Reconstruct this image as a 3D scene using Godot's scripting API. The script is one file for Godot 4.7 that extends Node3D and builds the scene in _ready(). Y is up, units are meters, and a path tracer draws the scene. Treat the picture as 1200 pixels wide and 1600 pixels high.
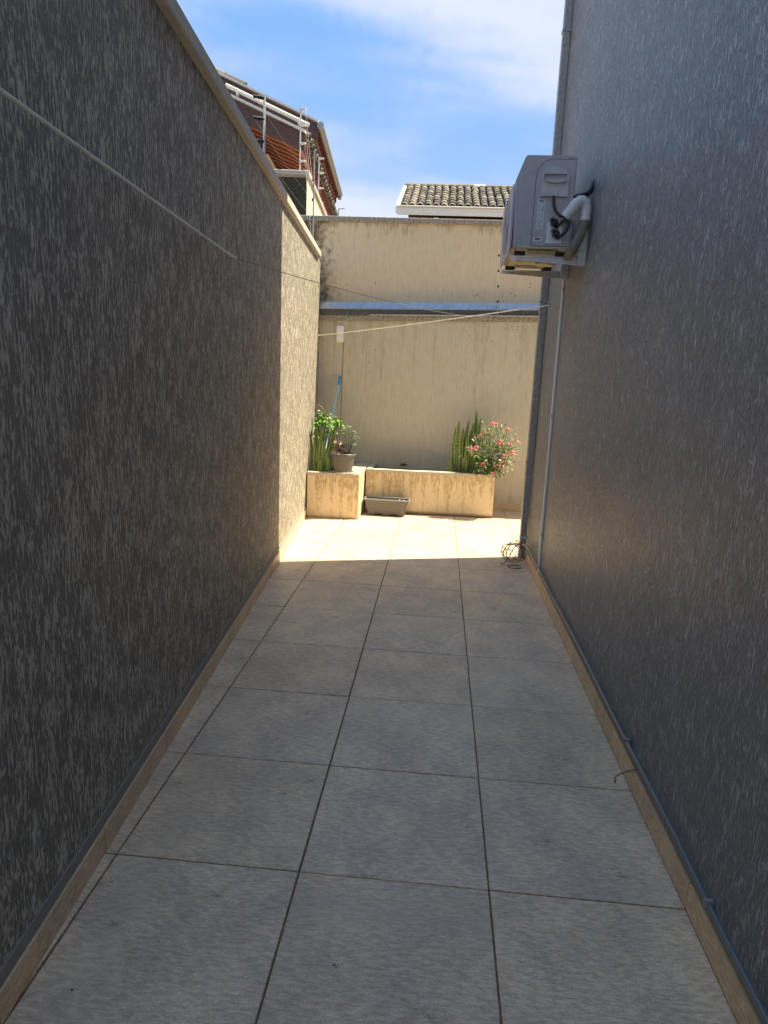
extends Node3D
# A narrow tiled side passage between two textured walls, opening on a sunlit yard end.
# x across the passage, -z away from the viewer, metres.

const SLOPE := 0.0719          # the boundary wall opens outwards by this much per metre
const LEFT := -0.637           # face of its skirting at z = 0
const RIGHT := 1.195           # face of the house skirting
const TILE := 0.6
const BACK := -6.24            # face of the rear skirting
const CORNER := -4.1           # end of the house wall
var mats := {}
var names := {}
var rng := RandomNumberGenerator.new()

# ---------------------------------------------------------------- materials
func flat(c: Color, rough := 0.8, metal := 0.0) -> StandardMaterial3D:
	var m := StandardMaterial3D.new()
	m.albedo_color = c.linear_to_srgb()
	m.roughness = rough
	m.metallic = metal
	return m

func noise_bytes(w: int, h: int, seed_: int, freq: float, octaves := 3, fw := 0, fh := 0, kind := FastNoiseLite.TYPE_SIMPLEX_SMOOTH) -> PackedByteArray:
	# seamless grey noise made at w x h and stretched to fw x fh
	var n := FastNoiseLite.new()
	n.seed = seed_
	n.noise_type = kind
	n.frequency = freq
	n.fractal_octaves = octaves
	var im := n.get_seamless_image(w, h, false, false, 0.12, true)
	im.convert(Image.FORMAT_L8)
	if fw > 0:
		im.resize(fw, fh, Image.INTERPOLATE_CUBIC)
	return im.get_data()

func grey(bytes: PackedByteArray, w: int, h: int) -> ImageTexture:
	return ImageTexture.create_from_image(Image.create_from_data(w, h, false, Image.FORMAT_L8, bytes))

func smooth(a: float, b: float, x: float) -> float:
	var t := clampf((x - a) / (b - a), 0.0, 1.0)
	return t * t * (3.0 - 2.0 * t)

func make_stucco() -> void:
	# scratched stucco: pebbles dragged downwards leave upright grooves; 2048 px = 2.6 m
	var s := 2048
	var streak := noise_bytes(s, 230, 11, 0.12, 2, s, s, FastNoiseLite.TYPE_PERLIN)
	var short := noise_bytes(s, 640, 14, 0.15, 2, s, s, FastNoiseLite.TYPE_PERLIN)
	var patch := noise_bytes(512, 256, 12, 0.05, 4, s, s)
	var wide := noise_bytes(256, 256, 15, 0.014, 3, s, s)
	var fine := noise_bytes(s, s, 13, 0.35, 1)
	var height := PackedByteArray()
	var tone := PackedByteArray()
	var groove_shade := PackedByteArray()
	height.resize(s * s)
	tone.resize(s * s)
	groove_shade.resize(s * s)
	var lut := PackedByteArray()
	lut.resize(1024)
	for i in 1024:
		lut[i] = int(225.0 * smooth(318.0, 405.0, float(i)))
	for i in s * s:
		var f: int = fine[i]
		var v: int = streak[i] + short[i] + (patch[i] >> 1) + (f >> 1) - 20
		v = clampi(v, 0, 1023)
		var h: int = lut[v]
		height[i] = h + (f >> 3)
		tone[i] = 176 + (h * 54 >> 8) + (f >> 5) + (wide[i] >> 4)  # house wall: grooves darkened in the colour to imitate their shade
		groove_shade[i] = 140 + (h * 98 >> 8) + (f >> 5) + (wide[i] >> 4)  # boundary wall: groove shade put into the colour, more strongly
	var ht := grey(height, s, s)
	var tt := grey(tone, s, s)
	var wt := grey(groove_shade, s, s)
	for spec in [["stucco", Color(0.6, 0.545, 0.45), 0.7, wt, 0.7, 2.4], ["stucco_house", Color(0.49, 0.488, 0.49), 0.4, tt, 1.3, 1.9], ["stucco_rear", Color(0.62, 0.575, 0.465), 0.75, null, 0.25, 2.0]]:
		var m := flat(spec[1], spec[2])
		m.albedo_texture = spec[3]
		m.heightmap_enabled = true
		m.heightmap_texture = ht
		m.heightmap_scale = spec[4]
		m.uv1_scale = Vector3(1.0 / spec[5], 1.0 / spec[5], 1.0)
		m.metallic_specular = 0.5
		mats[spec[0]] = m
	# the rear wall carries faint run-off below its ledge; 2 m to the picture, its upper edge at the ledge
	make_stained("rear_tint", Color(0.62, 0.575, 0.465), Color(0.46, 0.39, 0.28), 768, 512, 53, 12, 0.7, 0.0)
	mats["stucco_rear"].albedo_color = Color.WHITE
	mats["stucco_rear"].albedo_texture = mats["rear_tint"].albedo_texture
	mats["stucco_rear"].uv1_offset = Vector3(0.55, 1.09, 0)

func make_floor_tile() -> void:
	# rough porcelain, streaks run across the passage; 4 x 4 different tiles in 2048 px
	var s := 2048
	var streak := noise_bytes(384, 1536, 21, 0.11, 4, s, s)
	var line := noise_bytes(512, 2048, 24, 0.2, 2, s, s)
	var cloud := noise_bytes(512, 512, 22, 0.016, 4, s, s)
	var fine := noise_bytes(1024, 1024, 23, 0.35, 2, s, s)
	var data := PackedByteArray()
	var height := PackedByteArray()
	data.resize(s * s * 3)
	height.resize(s * s)
	var j := 0
	for i in s * s:
		var a: int = streak[i]
		var b: int = cloud[i]
		var c: int = line[i]
		var f: int = fine[i]
		var v: int = 193 + ((a - 128) * 7 >> 5) + ((b - 128) * 5 >> 5) + ((c - 128) >> 3) + ((f - 128) >> 3)
		data[j] = clampi(v + 31, 0, 255)
		data[j + 1] = clampi(v + 8 - ((b - 128) >> 6), 0, 255)
		data[j + 2] = clampi(v - 22 - ((b - 128) >> 4), 0, 255)
		j += 3
		height[i] = clampi(128 + ((a - 128) >> 1) + ((c - 128) >> 1) + ((f - 128) >> 2), 0, 255)
	# dropped specks and dry mud marks
	var im := Image.create_from_data(s, s, false, Image.FORMAT_RGB8, data)
	for k in 34:
		var px := rng.randi_range(20, s - 20)
		var py := rng.randi_range(20, s - 20)
		for q in rng.randi_range(1, 3):
			im.fill_rect(Rect2i(px + rng.randi_range(-9, 9), py + rng.randi_range(-6, 6), rng.randi_range(2, 5), rng.randi_range(2, 5)), Color(0.22, 0.19, 0.16))
	for k in 16:
		var px := rng.randi_range(80, s - 80)
		var py := rng.randi_range(80, s - 80)
		for q in 260:
			var r := 60.0 * rng.randf() * rng.randf()
			var t := rng.randf() * TAU
			var x := int(px + r * cos(t) * 1.3)
			var y := int(py + r * sin(t) * 0.7)
			var sz := rng.randi_range(2, 5)
			im.fill_rect(Rect2i(x, y, sz, 2), im.get_pixel(x, y).lerp(Color(0.62, 0.56, 0.44), 0.3))
	var m := flat(Color(0.98, 0.985, 1.0), 0.42)
	m.albedo_texture = ImageTexture.create_from_image(im)
	m.heightmap_enabled = true
	m.heightmap_texture = grey(height, s, s)
	m.heightmap_scale = 0.3
	m.metallic_specular = 0.5
	mats["tile"] = m
	for k in 2:
		var d: StandardMaterial3D = m.duplicate()
		d.albedo_color = [Color(0.965, 0.962, 0.96), Color(1.0, 0.992, 0.98)][k]
		mats["tile%d" % (k + 1)] = d
	var b := flat(Color(0.93, 0.86, 0.76), 0.45)
	b.albedo_texture = m.albedo_texture
	mats["skirting"] = b

func make_stained(key: String, base: Color, stain: Color, w: int, h: int, seed_: int, drips: int, from_top: float, foot: float, rough := 0.85) -> Image:
	# plaster with run-off streaks from its upper edge and grime along its foot
	var up := noise_bytes(w, 32, seed_, 0.11, 3, w, h)
	var mott := noise_bytes(w / 2, h / 2, seed_ + 1, 0.05, 4, w, h)
	var spot := noise_bytes(w, h, seed_ + 2, 0.16, 3, w, h)
	var r := RandomNumberGenerator.new()
	r.seed = seed_
	var reach := PackedFloat32Array()
	reach.resize(w)
	for k in drips:
		var c := r.randf() * w
		var wide := r.randf_range(0.006, 0.022) * w
		var long := r.randf_range(0.25, 1.0) * from_top
		for x in range(maxi(0, int(c - wide * 2)), mini(w, int(c + wide * 2))):
			reach[x] = maxf(reach[x], long * (1.0 - absf(x - c) / (wide * 2.0)))
	var im := Image.create(w, h, false, Image.FORMAT_RGB8)
	for y in h:
		var v := float(y) / h
		for x in w:
			var i := y * w + x
			var n := (up[i] * 0.5 + mott[i] * 0.3 + spot[i] * 0.2) / 255.0
			var t := 0.0
			if reach[x] > 0.0:
				t = clampf((reach[x] * (0.55 + n) - v) / (reach[x] * 0.6 + 0.02), 0.0, 1.0) * smooth(0.28, 0.62, n)
			var g := smooth(0.5, 0.85, spot[i] / 255.0 + foot - (1.0 - v) * 6.0) if foot > 0.0 else 0.0
			var c := base.lerp(base * Color(0.86, 0.82, 0.74), smooth(0.35, 0.75, n) * 0.55)
			c = c.lerp(stain, t * 0.52).lerp(stain * 0.5, g)
			im.set_pixel(x, y, c.linear_to_srgb())
	var m := flat(Color.WHITE, rough)
	m.albedo_texture = ImageTexture.create_from_image(im)
	m.heightmap_enabled = true
	m.heightmap_texture = grey(spot, w, h)
	m.heightmap_scale = 0.08
	mats[key] = m
	return im

func mottled(key: String, a: Color, b: Color, rough: float, scale: float, seed_: int, freq := 0.03, bump := 0.1, metal := 0.0) -> void:
	var s := 256
	var n := noise_bytes(s, s, seed_, freq, 4)
	var f := noise_bytes(s, s, seed_ + 1, freq * 6.0, 2)
	var im := Image.create(s, s, false, Image.FORMAT_RGB8)
	for i in s * s:
		var t := clampf(n[i] / 255.0 * 0.7 + f[i] / 255.0 * 0.3, 0.0, 1.0)
		im.set_pixel(i % s, i / s, a.lerp(b, smooth(0.25, 0.75, t)).linear_to_srgb())
	var m := flat(Color.WHITE, rough, metal)
	m.albedo_texture = ImageTexture.create_from_image(im)
	m.uv1_triplanar = true
	m.uv1_scale = Vector3.ONE * scale
	if bump > 0.0:
		m.heightmap_enabled = true
		m.heightmap_texture = grey(f, s, s)
		m.heightmap_scale = bump
	mats[key] = m

func make_leaf_textures() -> void:
	# snake plant blade: dark cross bands on grey green, yellow margin
	var w := 32
	var h := 256
	var n := noise_bytes(64, 256, 61, 0.06, 3)
	var im := Image.create(w, h, false, Image.FORMAT_RGB8)
	for y in h:
		for x in w:
			var wob: float = n[y * 64 + x * 2] / 255.0
			var band := smooth(0.45, 0.62, 0.5 + 0.5 * sin(y * 0.42 + wob * 9.0))
			var c := Color(0.06, 0.12, 0.03).lerp(Color(0.25, 0.34, 0.12), band)
			if absf(x - 15.5) > 13.0:
				c = Color(0.42, 0.46, 0.12)
			im.set_pixel(x, y, c.linear_to_srgb())
	var m := flat(Color.WHITE, 0.4)
	m.albedo_texture = ImageTexture.create_from_image(im)
	m.backlight = Color(0.1, 0.16, 0.03)
	mats["blade"] = m
	for spec in [["leaf_bright", Color(0.14, 0.3, 0.035), Color(0.2, 0.32, 0.05)], ["leaf_sage", Color(0.16, 0.24, 0.15), Color(0.06, 0.1, 0.05)], ["leaf_pale", Color(0.5, 0.58, 0.38), Color(0.2, 0.28, 0.08)],
			["leaf_green", Color(0.11, 0.22, 0.03), Color(0.16, 0.25, 0.04)], ["leaf_red", Color(0.2, 0.065, 0.06), Color(0.15, 0.05, 0.04)], ["leaf_pink", Color(0.5, 0.25, 0.26), Color(0.2, 0.08, 0.08)], ["petal", Color(0.8, 0.24, 0.29), Color(0.3, 0.06, 0.06)], ["leaf_dry", Color(0.42, 0.3, 0.18), Color(0.1, 0.07, 0.03)]]:
		var l := flat(spec[1], 0.5)
		l.backlight = spec[2]
		l.cull_mode = BaseMaterial3D.CULL_DISABLED
		mats[spec[0]] = l

# ---------------------------------------------------------------- shapes
func new_st() -> SurfaceTool:
	var st := SurfaceTool.new()
	st.begin(Mesh.PRIMITIVE_TRIANGLES)
	return st

func vert(st: SurfaceTool, p: Vector3, n: Vector3, uv: Vector2) -> void:
	st.set_normal(n)
	st.set_uv(uv)
	st.add_vertex(p)

func plane_uv(p: Vector3, n: Vector3) -> Vector2:
	var a := n.abs()
	if a.x >= a.y and a.x >= a.z:
		return Vector2(p.z, -p.y)
	if a.z >= a.y:
		return Vector2(p.x, -p.y)
	return Vector2(p.x, p.z)

func tri(st: SurfaceTool, a: Vector3, b: Vector3, c: Vector3, out: Vector3, uvs := []) -> void:
	var n := (b - a).cross(c - a)
	if n.length_squared() < 1e-18:
		return
	n = n.normalized()
	var p := [a, b, c]
	var order := [0, 1, 2]
	if n.dot(out) > 0.0:
		order = [0, 2, 1]
	else:
		n = -n
	for i in order:
		vert(st, p[i], n, uvs[i] if uvs.size() > 0 else plane_uv(p[i], n))

func quad(st: SurfaceTool, a: Vector3, b: Vector3, c: Vector3, d: Vector3, out: Vector3, uvs := []) -> void:
	if uvs.size() > 0:
		tri(st, a, b, c, out, [uvs[0], uvs[1], uvs[2]])
		tri(st, a, c, d, out, [uvs[0], uvs[2], uvs[3]])
	else:
		tri(st, a, b, c, out)
		tri(st, a, c, d, out)

# a box with chamfered edges
func box(st: SurfaceTool, at: Vector3, size: Vector3, bevel := 0.0, turn := Basis.IDENTITY) -> void:
	var h := size * 0.5
	var b := minf(bevel, minf(h.x, minf(h.y, h.z)) * 0.9)
	var pt := func(s: Vector3, ax: int) -> Vector3:
		var v := Vector3(s.x * (h.x - b), s.y * (h.y - b), s.z * (h.z - b))
		v[ax] = s[ax] * h[ax]
		return at + turn * v
	for ax in 3:
		var u := (ax + 1) % 3
		var w := (ax + 2) % 3
		for sg in [-1.0, 1.0]:
			var c := []
			for k in [[-1, -1], [1, -1], [1, 1], [-1, 1]]:
				var s := Vector3.ZERO
				s[ax] = sg
				s[u] = k[0]
				s[w] = k[1]
				c.append(pt.call(s, ax))
			var o := Vector3.ZERO
			o[ax] = sg
			quad(st, c[0], c[1], c[2], c[3], turn * o)
	if b <= 0.0:
		return
	for ax in 3:
		var u := (ax + 1) % 3
		var w := (ax + 2) % 3
		for su in [-1.0, 1.0]:
			for sw in [-1.0, 1.0]:
				var s1 := Vector3.ZERO
				s1[u] = su
				s1[w] = sw
				var s2 := s1
				s1[ax] = -1.0
				s2[ax] = 1.0
				var o := Vector3.ZERO
				o[u] = su
				o[w] = sw
				quad(st, pt.call(s1, u), pt.call(s2, u), pt.call(s2, w), pt.call(s1, w), turn * o)
	for sx in [-1.0, 1.0]:
		for sy in [-1.0, 1.0]:
			for sz in [-1.0, 1.0]:
				var s := Vector3(sx, sy, sz)
				tri(st, pt.call(s, 0), pt.call(s, 1), pt.call(s, 2), turn * s)

# a solid with a quadrilateral plan: four floor points and two heights
func plan_box(st: SurfaceTool, p: Array, y0: float, y1: float) -> void:
	var mid: Vector3 = (p[0] + p[1] + p[2] + p[3]) * 0.25
	for i in 4:
		var a: Vector3 = p[i]
		var b: Vector3 = p[(i + 1) % 4]
		var out := (a + b) * 0.5 - mid
		quad(st, Vector3(a.x, y0, a.z), Vector3(b.x, y0, b.z), Vector3(b.x, y1, b.z), Vector3(a.x, y1, a.z), out)
	for y in [y0, y1]:
		quad(st, Vector3(p[0].x, y, p[0].z), Vector3(p[1].x, y, p[1].z), Vector3(p[2].x, y, p[2].z), Vector3(p[3].x, y, p[3].z), Vector3(0, 1 if y == y1 else -1, 0))

# a polygon in the plane (ux, uy), pushed out along uz
func slab(st: SurfaceTool, poly: PackedVector2Array, at: Vector3, ux: Vector3, uy: Vector3, uz: Vector3, depth: float) -> void:
	var idx := Geometry2D.triangulate_polygon(poly)
	var f := func(p: Vector2, d: float) -> Vector3: return at + ux * p.x + uy * p.y + uz * d
	for i in range(0, idx.size(), 3):
		tri(st, f.call(poly[idx[i]], 0.0), f.call(poly[idx[i + 1]], 0.0), f.call(poly[idx[i + 2]], 0.0), -uz)
		tri(st, f.call(poly[idx[i]], depth), f.call(poly[idx[i + 1]], depth), f.call(poly[idx[i + 2]], depth), uz)
	var cw := Geometry2D.is_polygon_clockwise(poly)
	for i in poly.size():
		var a := poly[i]
		var b := poly[(i + 1) % poly.size()]
		var e := b - a
		var o2 := Vector2(-e.y, e.x) if cw else Vector2(e.y, -e.x)
		quad(st, f.call(a, 0.0), f.call(b, 0.0), f.call(b, depth), f.call(a, depth), ux * o2.x + uy * o2.y)

func tube(st: SurfaceTool, pts: Array, radius: float, sides := 8, radii := []) -> void:
	var n := pts.size()
	var rings := []
	var side := Vector3.ZERO
	for i in n:
		var d: Vector3 = (pts[mini(i + 1, n - 1)] - pts[maxi(i - 1, 0)]).normalized()
		if side == Vector3.ZERO:
			side = d.cross(Vector3.UP if absf(d.y) < 0.9 else Vector3.RIGHT).normalized()
		side = (side - d * side.dot(d)).normalized()
		var up := d.cross(side)
		var r: float = radii[i] if radii.size() > 0 else radius
		var ring := []
		for k in sides + 1:
			var t := TAU * k / sides
			var nn := side * cos(t) + up * sin(t)
			ring.append([pts[i] + nn * r, nn])
		rings.append(ring)
	for i in n - 1:
		for k in sides:
			var a = rings[i][k]
			var b = rings[i][k + 1]
			var c = rings[i + 1][k + 1]
			var e = rings[i + 1][k]
			for v in [a, c, b, a, e, c]:
				vert(st, v[0], v[1], Vector2(float(k) / sides, float(i)))
	for q in [[0, -1.0], [n - 1, 1.0]]:
		var d: Vector3 = (pts[mini(q[0] + 1, n - 1)] - pts[maxi(q[0] - 1, 0)]).normalized() * q[1]
		for k in sides:
			tri(st, pts[q[0]], rings[q[0]][k][0], rings[q[0]][k + 1][0], d)

func curve(pts: Array, steps := 6) -> Array:
	var out := []
	var n := pts.size()
	for i in n - 1:
		var p0: Vector3 = pts[maxi(i - 1, 0)]
		var p3: Vector3 = pts[mini(i + 2, n - 1)]
		for k in steps:
			out.append((pts[i] as Vector3).cubic_interpolate(pts[i + 1], p0, p3, float(k) / steps))
	out.append(pts[n - 1])
	return out

func sagging(a: Vector3, b: Vector3, sag: float, steps := 14) -> Array:
	var out := []
	for i in steps + 1:
		var t := float(i) / steps
		out.append(a.lerp(b, t) - Vector3(0, sag * 4.0 * t * (1.0 - t), 0))
	return out

func lathe(st: SurfaceTool, profile: Array, at: Vector3, sides := 28, turn := Basis.IDENTITY) -> void:
	for i in profile.size() - 1:
		var a: Vector2 = profile[i]
		var b: Vector2 = profile[i + 1]
		var e := b - a
		var nn := Vector2(e.y, -e.x).normalized()
		for k in sides:
			var t0 := TAU * k / sides
			var t1 := TAU * (k + 1) / sides
			var f := func(p: Vector2, t: float) -> Vector3: return at + turn * Vector3(p.x * cos(t), p.y, p.x * sin(t))
			var g := func(t: float) -> Vector3: return turn * Vector3(nn.x * cos(t), nn.y, nn.x * sin(t))
			var v := [[f.call(a, t0), g.call(t0)], [f.call(b, t0), g.call(t0)], [f.call(b, t1), g.call(t1)], [f.call(a, t1), g.call(t1)]]
			for q in [0, 2, 1, 0, 3, 2]:
				vert(st, v[q][0], v[q][1], Vector2(float(k) / sides * 2.0, v[q][0].y))

func disc(st: SurfaceTool, at: Vector3, r: float, n: Vector3, sides := 12) -> void:
	var u := n.cross(Vector3.UP if absf(n.y) < 0.9 else Vector3.RIGHT).normalized()
	var w := n.cross(u)
	for k in sides:
		tri(st, at, at + (u * cos(TAU * k / sides) + w * sin(TAU * k / sides)) * r, at + (u * cos(TAU * (k + 1) / sides) + w * sin(TAU * (k + 1) / sides)) * r, n)

# ---------------------------------------------------------------- things
func numbered(n: String) -> String:
	if not names.has(n):
		names[n] = 0
		return n
	names[n] += 1
	return "%s_%03d" % [n, names[n]]

func thing(called: String, label: String, category: String, at := Vector3.ZERO, group := "") -> Node3D:
	var o := Node3D.new()
	o.name = numbered(called)
	add_child(o)
	o.position = at
	o.set_meta("label", label)
	o.set_meta("category", category)
	if group != "":
		o.set_meta("group", group)
	return o

func part(parent: Node, called: String, shape, m, at := Vector3.ZERO) -> MeshInstance3D:
	var o := MeshInstance3D.new()
	o.mesh = shape.commit() if shape is SurfaceTool else shape
	o.material_override = mats[m] if m is String else m
	o.position = at
	o.name = called
	parent.add_child(o, true)
	return o

func structure(called: String, shape, m) -> MeshInstance3D:
	var o := part(self, called, shape, m)
	o.set_meta("kind", "structure")
	return o

func single(called: String, label: String, category: String, st: SurfaceTool, m, at := Vector3.ZERO, group := "") -> MeshInstance3D:
	var o := part(self, numbered(called), st, m, at)
	o.set_meta("label", label)
	o.set_meta("category", category)
	if group != "":
		o.set_meta("group", group)
	return o

func wall_x(z: float) -> float:
	return LEFT + SLOPE * z

# ---------------------------------------------------------------- light
func set_light() -> void:
	var cam := Camera3D.new()
	cam.name = "camera"
	add_child(cam)
	cam.position = Vector3(0.35956, 1.56157, 1.84845)
	cam.rotation = Vector3(-0.20218, 0.0743, 0.0424)
	cam.fov = 74.45
	cam.near = 0.05
	cam.far = 600.0
	cam.current = true
	var sun := DirectionalLight3D.new()
	sun.name = "sun"
	add_child(sun)
	var el := deg_to_rad(60.0)
	var flat_dir := Vector2(1.0, -0.31).normalized()
	var to_sun := Vector3(flat_dir.x * cos(el), sin(el), flat_dir.y * cos(el))
	sun.look_at_from_position(to_sun * 30.0, Vector3.ZERO)
	sun.light_energy = 0.92
	sun.light_color = Color(1.0, 0.94, 0.81)
	sun.light_angular_distance = 0.5
	sun.shadow_enabled = true
	var env := Environment.new()
	env.background_mode = Environment.BG_SKY
	env.sky = Sky.new()
	env.sky.sky_material = make_sky()
	env.background_energy_multiplier = 0.485
	env.tonemap_mode = Environment.TONE_MAPPER_LINEAR
	env.tonemap_exposure = 4.4
	env.sdfgi_enabled = true
	env.ssao_enabled = true
	env.ssil_enabled = true
	var we := WorldEnvironment.new()
	we.name = "world_environment"
	we.environment = env
	add_child(we)

func make_sky() -> PanoramaSkyMaterial:
	var w := 1024
	var h := 512
	var n := FastNoiseLite.new()
	n.seed = 6
	n.frequency = 1.0
	n.fractal_octaves = 4
	n.fractal_gain = 0.42
	n.domain_warp_enabled = true
	n.domain_warp_amplitude = 0.35
	n.domain_warp_frequency = 0.9
	var im := Image.create(w, h, false, Image.FORMAT_RGB8)
	for y in h:
		var up := (0.5 - (y + 0.5) / h) * PI
		var s := sin(up)
		for x in w:
			var t := (x + 0.5) / w * TAU
			var c := Color(0.4, 0.4, 0.38)
			if s > 0.0:
				c = Color(0.092, 0.22, 0.46).lerp(Color(0.38, 0.44, 0.52), pow(1.0 - s, 4.0))
				# thin cirrus on a layer high above
				var k := 1.0 / (s + 0.12)
				var p := Vector3(cos(up) * sin(t) * k, 0.0, cos(up) * cos(t) * k)
				var v := n.get_noise_3d(p.x * 0.7 + p.z * 0.25, 3.1, p.z * 1.5 - p.x * 0.5)
				c = c.lerp(Color(0.435, 0.445, 0.475), smooth(-0.42, 0.65, v) * 0.88)
			im.set_pixel(x, y, c.linear_to_srgb())
	var m := PanoramaSkyMaterial.new()
	m.panorama = ImageTexture.create_from_image(im)
	return m

# ---------------------------------------------------------------- the setting
func tile_mesh(c: Array, cell: int, top := 0.0, thick := 0.012) -> ArrayMesh:
	# c: four plan corners (x, z); a slab with eased edges
	var st := new_st()
	var mid: Vector2 = (c[0] + c[1] + c[2] + c[3]) * 0.25
	var uv0 := Vector2(cell % 4, cell / 4) * 0.25 + Vector2(0.125, 0.125)
	var lim := 0.118
	var f := func(p: Vector2) -> Vector2:
		var d := (p - mid) / TILE * 0.236
		return uv0 + Vector2(clampf(d.x, -lim, lim), clampf(d.y, -lim, lim))
	var ins := []
	for p in c:
		ins.append(p + (mid - p).normalized() * 0.0028)
	var v := func(p: Vector2, y: float) -> Vector3: return Vector3(p.x, y, p.y)
	quad(st, v.call(ins[0], top), v.call(ins[1], top), v.call(ins[2], top), v.call(ins[3], top), Vector3.UP, [f.call(ins[0]), f.call(ins[1]), f.call(ins[2]), f.call(ins[3])])
	for i in 4:
		var j := (i + 1) % 4
		var o: Vector2 = (c[i] + c[j]) * 0.5 - mid
		var out := Vector3(o.x, 0, o.y).normalized()
		quad(st, v.call(ins[i], top), v.call(ins[j], top), v.call(c[j], top - 0.002), v.call(c[i], top - 0.002), out + Vector3.UP, [f.call(ins[i]), f.call(ins[j]), f.call(c[j]), f.call(c[i])])
		quad(st, v.call(c[i], top - 0.002), v.call(c[j], top - 0.002), v.call(c[j], top - thick), v.call(c[i], top - thick), out, [f.call(c[i]), f.call(c[j]), f.call(c[j]), f.call(c[i])])
	return st.commit()

func build_floor() -> void:
	var g := new_st()
	box(g, Vector3(0, -0.34, -40), Vector3(420, 0.5, 420))
	structure("ground", g, "earth")
	var st := new_st()
	plan_box(st, [Vector3(wall_x(4.3) - 0.05, 0, 4.3), Vector3(6.2, 0, 4.3), Vector3(6.2, 0, BACK - 0.1), Vector3(wall_x(BACK) - 0.05, 0, BACK - 0.1)], -0.09, -0.0045)
	var slab_ := structure("floor", st, "grout")
	var whole := []
	var gap := 0.003
	for k in 16:
		var a := -TILE * 0.5 + gap
		whole.append(tile_mesh([Vector2(a, a), Vector2(-a, a), Vector2(-a, -a), Vector2(a, -a)], k))
	var pick := [0, 5, 10, 3, 14, 9, 4, 15, 2, 7, 12, 1, 6, 11, 8, 13]
	var n := 0
	for row in range(-7, 11):
		var z1 := -row * TILE - gap
		var z0 := maxf(-(row + 1) * TILE + gap, BACK)
		for col in range(-2, 9):
			var x0 := col * TILE + gap
			var x1 := (col + 1) * TILE - gap
			if col >= 2 and row < 7:
				continue
			if col == 1 and row < 7:
				x1 = RIGHT
			var c := [Vector2(x0, z0), Vector2(x1, z0), Vector2(x1, z1), Vector2(x0, z1)]
			if x0 < wall_x(z0) + 0.3 and col < 0:
				c[0].x = maxf(x0, wall_x(z0))
				c[3].x = maxf(x0, wall_x(z1))
				if c[3].x > x1 - 0.004 and c[0].x > x1 - 0.02:
					continue
				c[3].x = minf(c[3].x, x1 - 0.002)
			n += 1
			var m: String = ["tile", "tile1", "tile", "tile2", "tile"][(n * 7 + row) % 5]
			if absf((c[1].x - c[0].x) - (TILE - 2 * gap)) < 0.001 and absf(c[3].x - c[0].x) < 0.0005 and z1 - z0 > TILE - 0.01:
				part(slab_, "tile", whole[pick[n % 16]], m, Vector3(x0 + TILE * 0.5 - gap + rng.randf_range(-0.001, 0.001), rng.randf_range(-0.0008, 0.0005), -row * TILE - TILE * 0.5 + rng.randf_range(-0.001, 0.001))).rotation.y = rng.randf_range(-0.0016, 0.0016)
			else:
				part(slab_, "tile", tile_mesh(c, pick[n % 16]), m)

func skirting(parent: Node, a: Vector3, b: Vector3, out: Vector3, cell: int) -> void:
	# one upright tile of the skirting, 9 cm high and 1 cm thick, its face on the line a-b
	var st := new_st()
	var d := (b - a).normalized()
	var p0 := a + d * 0.0025
	var p1 := b - d * 0.0025
	var y := Vector3(0, 0.09, 0)
	var ch := 0.002
	var inw := -out * 0.011
	var u := Vector2(0.25 * (cell % 4) + 0.01, 0.25 * ((cell / 4) % 4) + 0.02)
	var uv := [u, u + Vector2(0.23, 0), u + Vector2(0.23, 0.035), u + Vector2(0, 0.035)]
	var t0 := p0 + y - Vector3(0, ch, 0)
	var t1 := p1 + y - Vector3(0, ch, 0)
	quad(st, p0, p1, t1, t0, out, uv)
	quad(st, t0, t1, p1 + y - out * ch, p0 + y - out * ch, out + Vector3.UP, uv)
	quad(st, p0 + y - out * ch, p1 + y - out * ch, p1 + y + inw, p0 + y + inw, Vector3.UP, uv)
	quad(st, p0, p0 + y, p0 + y + inw, p0 + inw, -d, uv)
	quad(st, p1, p1 + y, p1 + y + inw, p1 + inw, d, uv)
	part(parent, "skirting_tile", st, "skirting")

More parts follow.
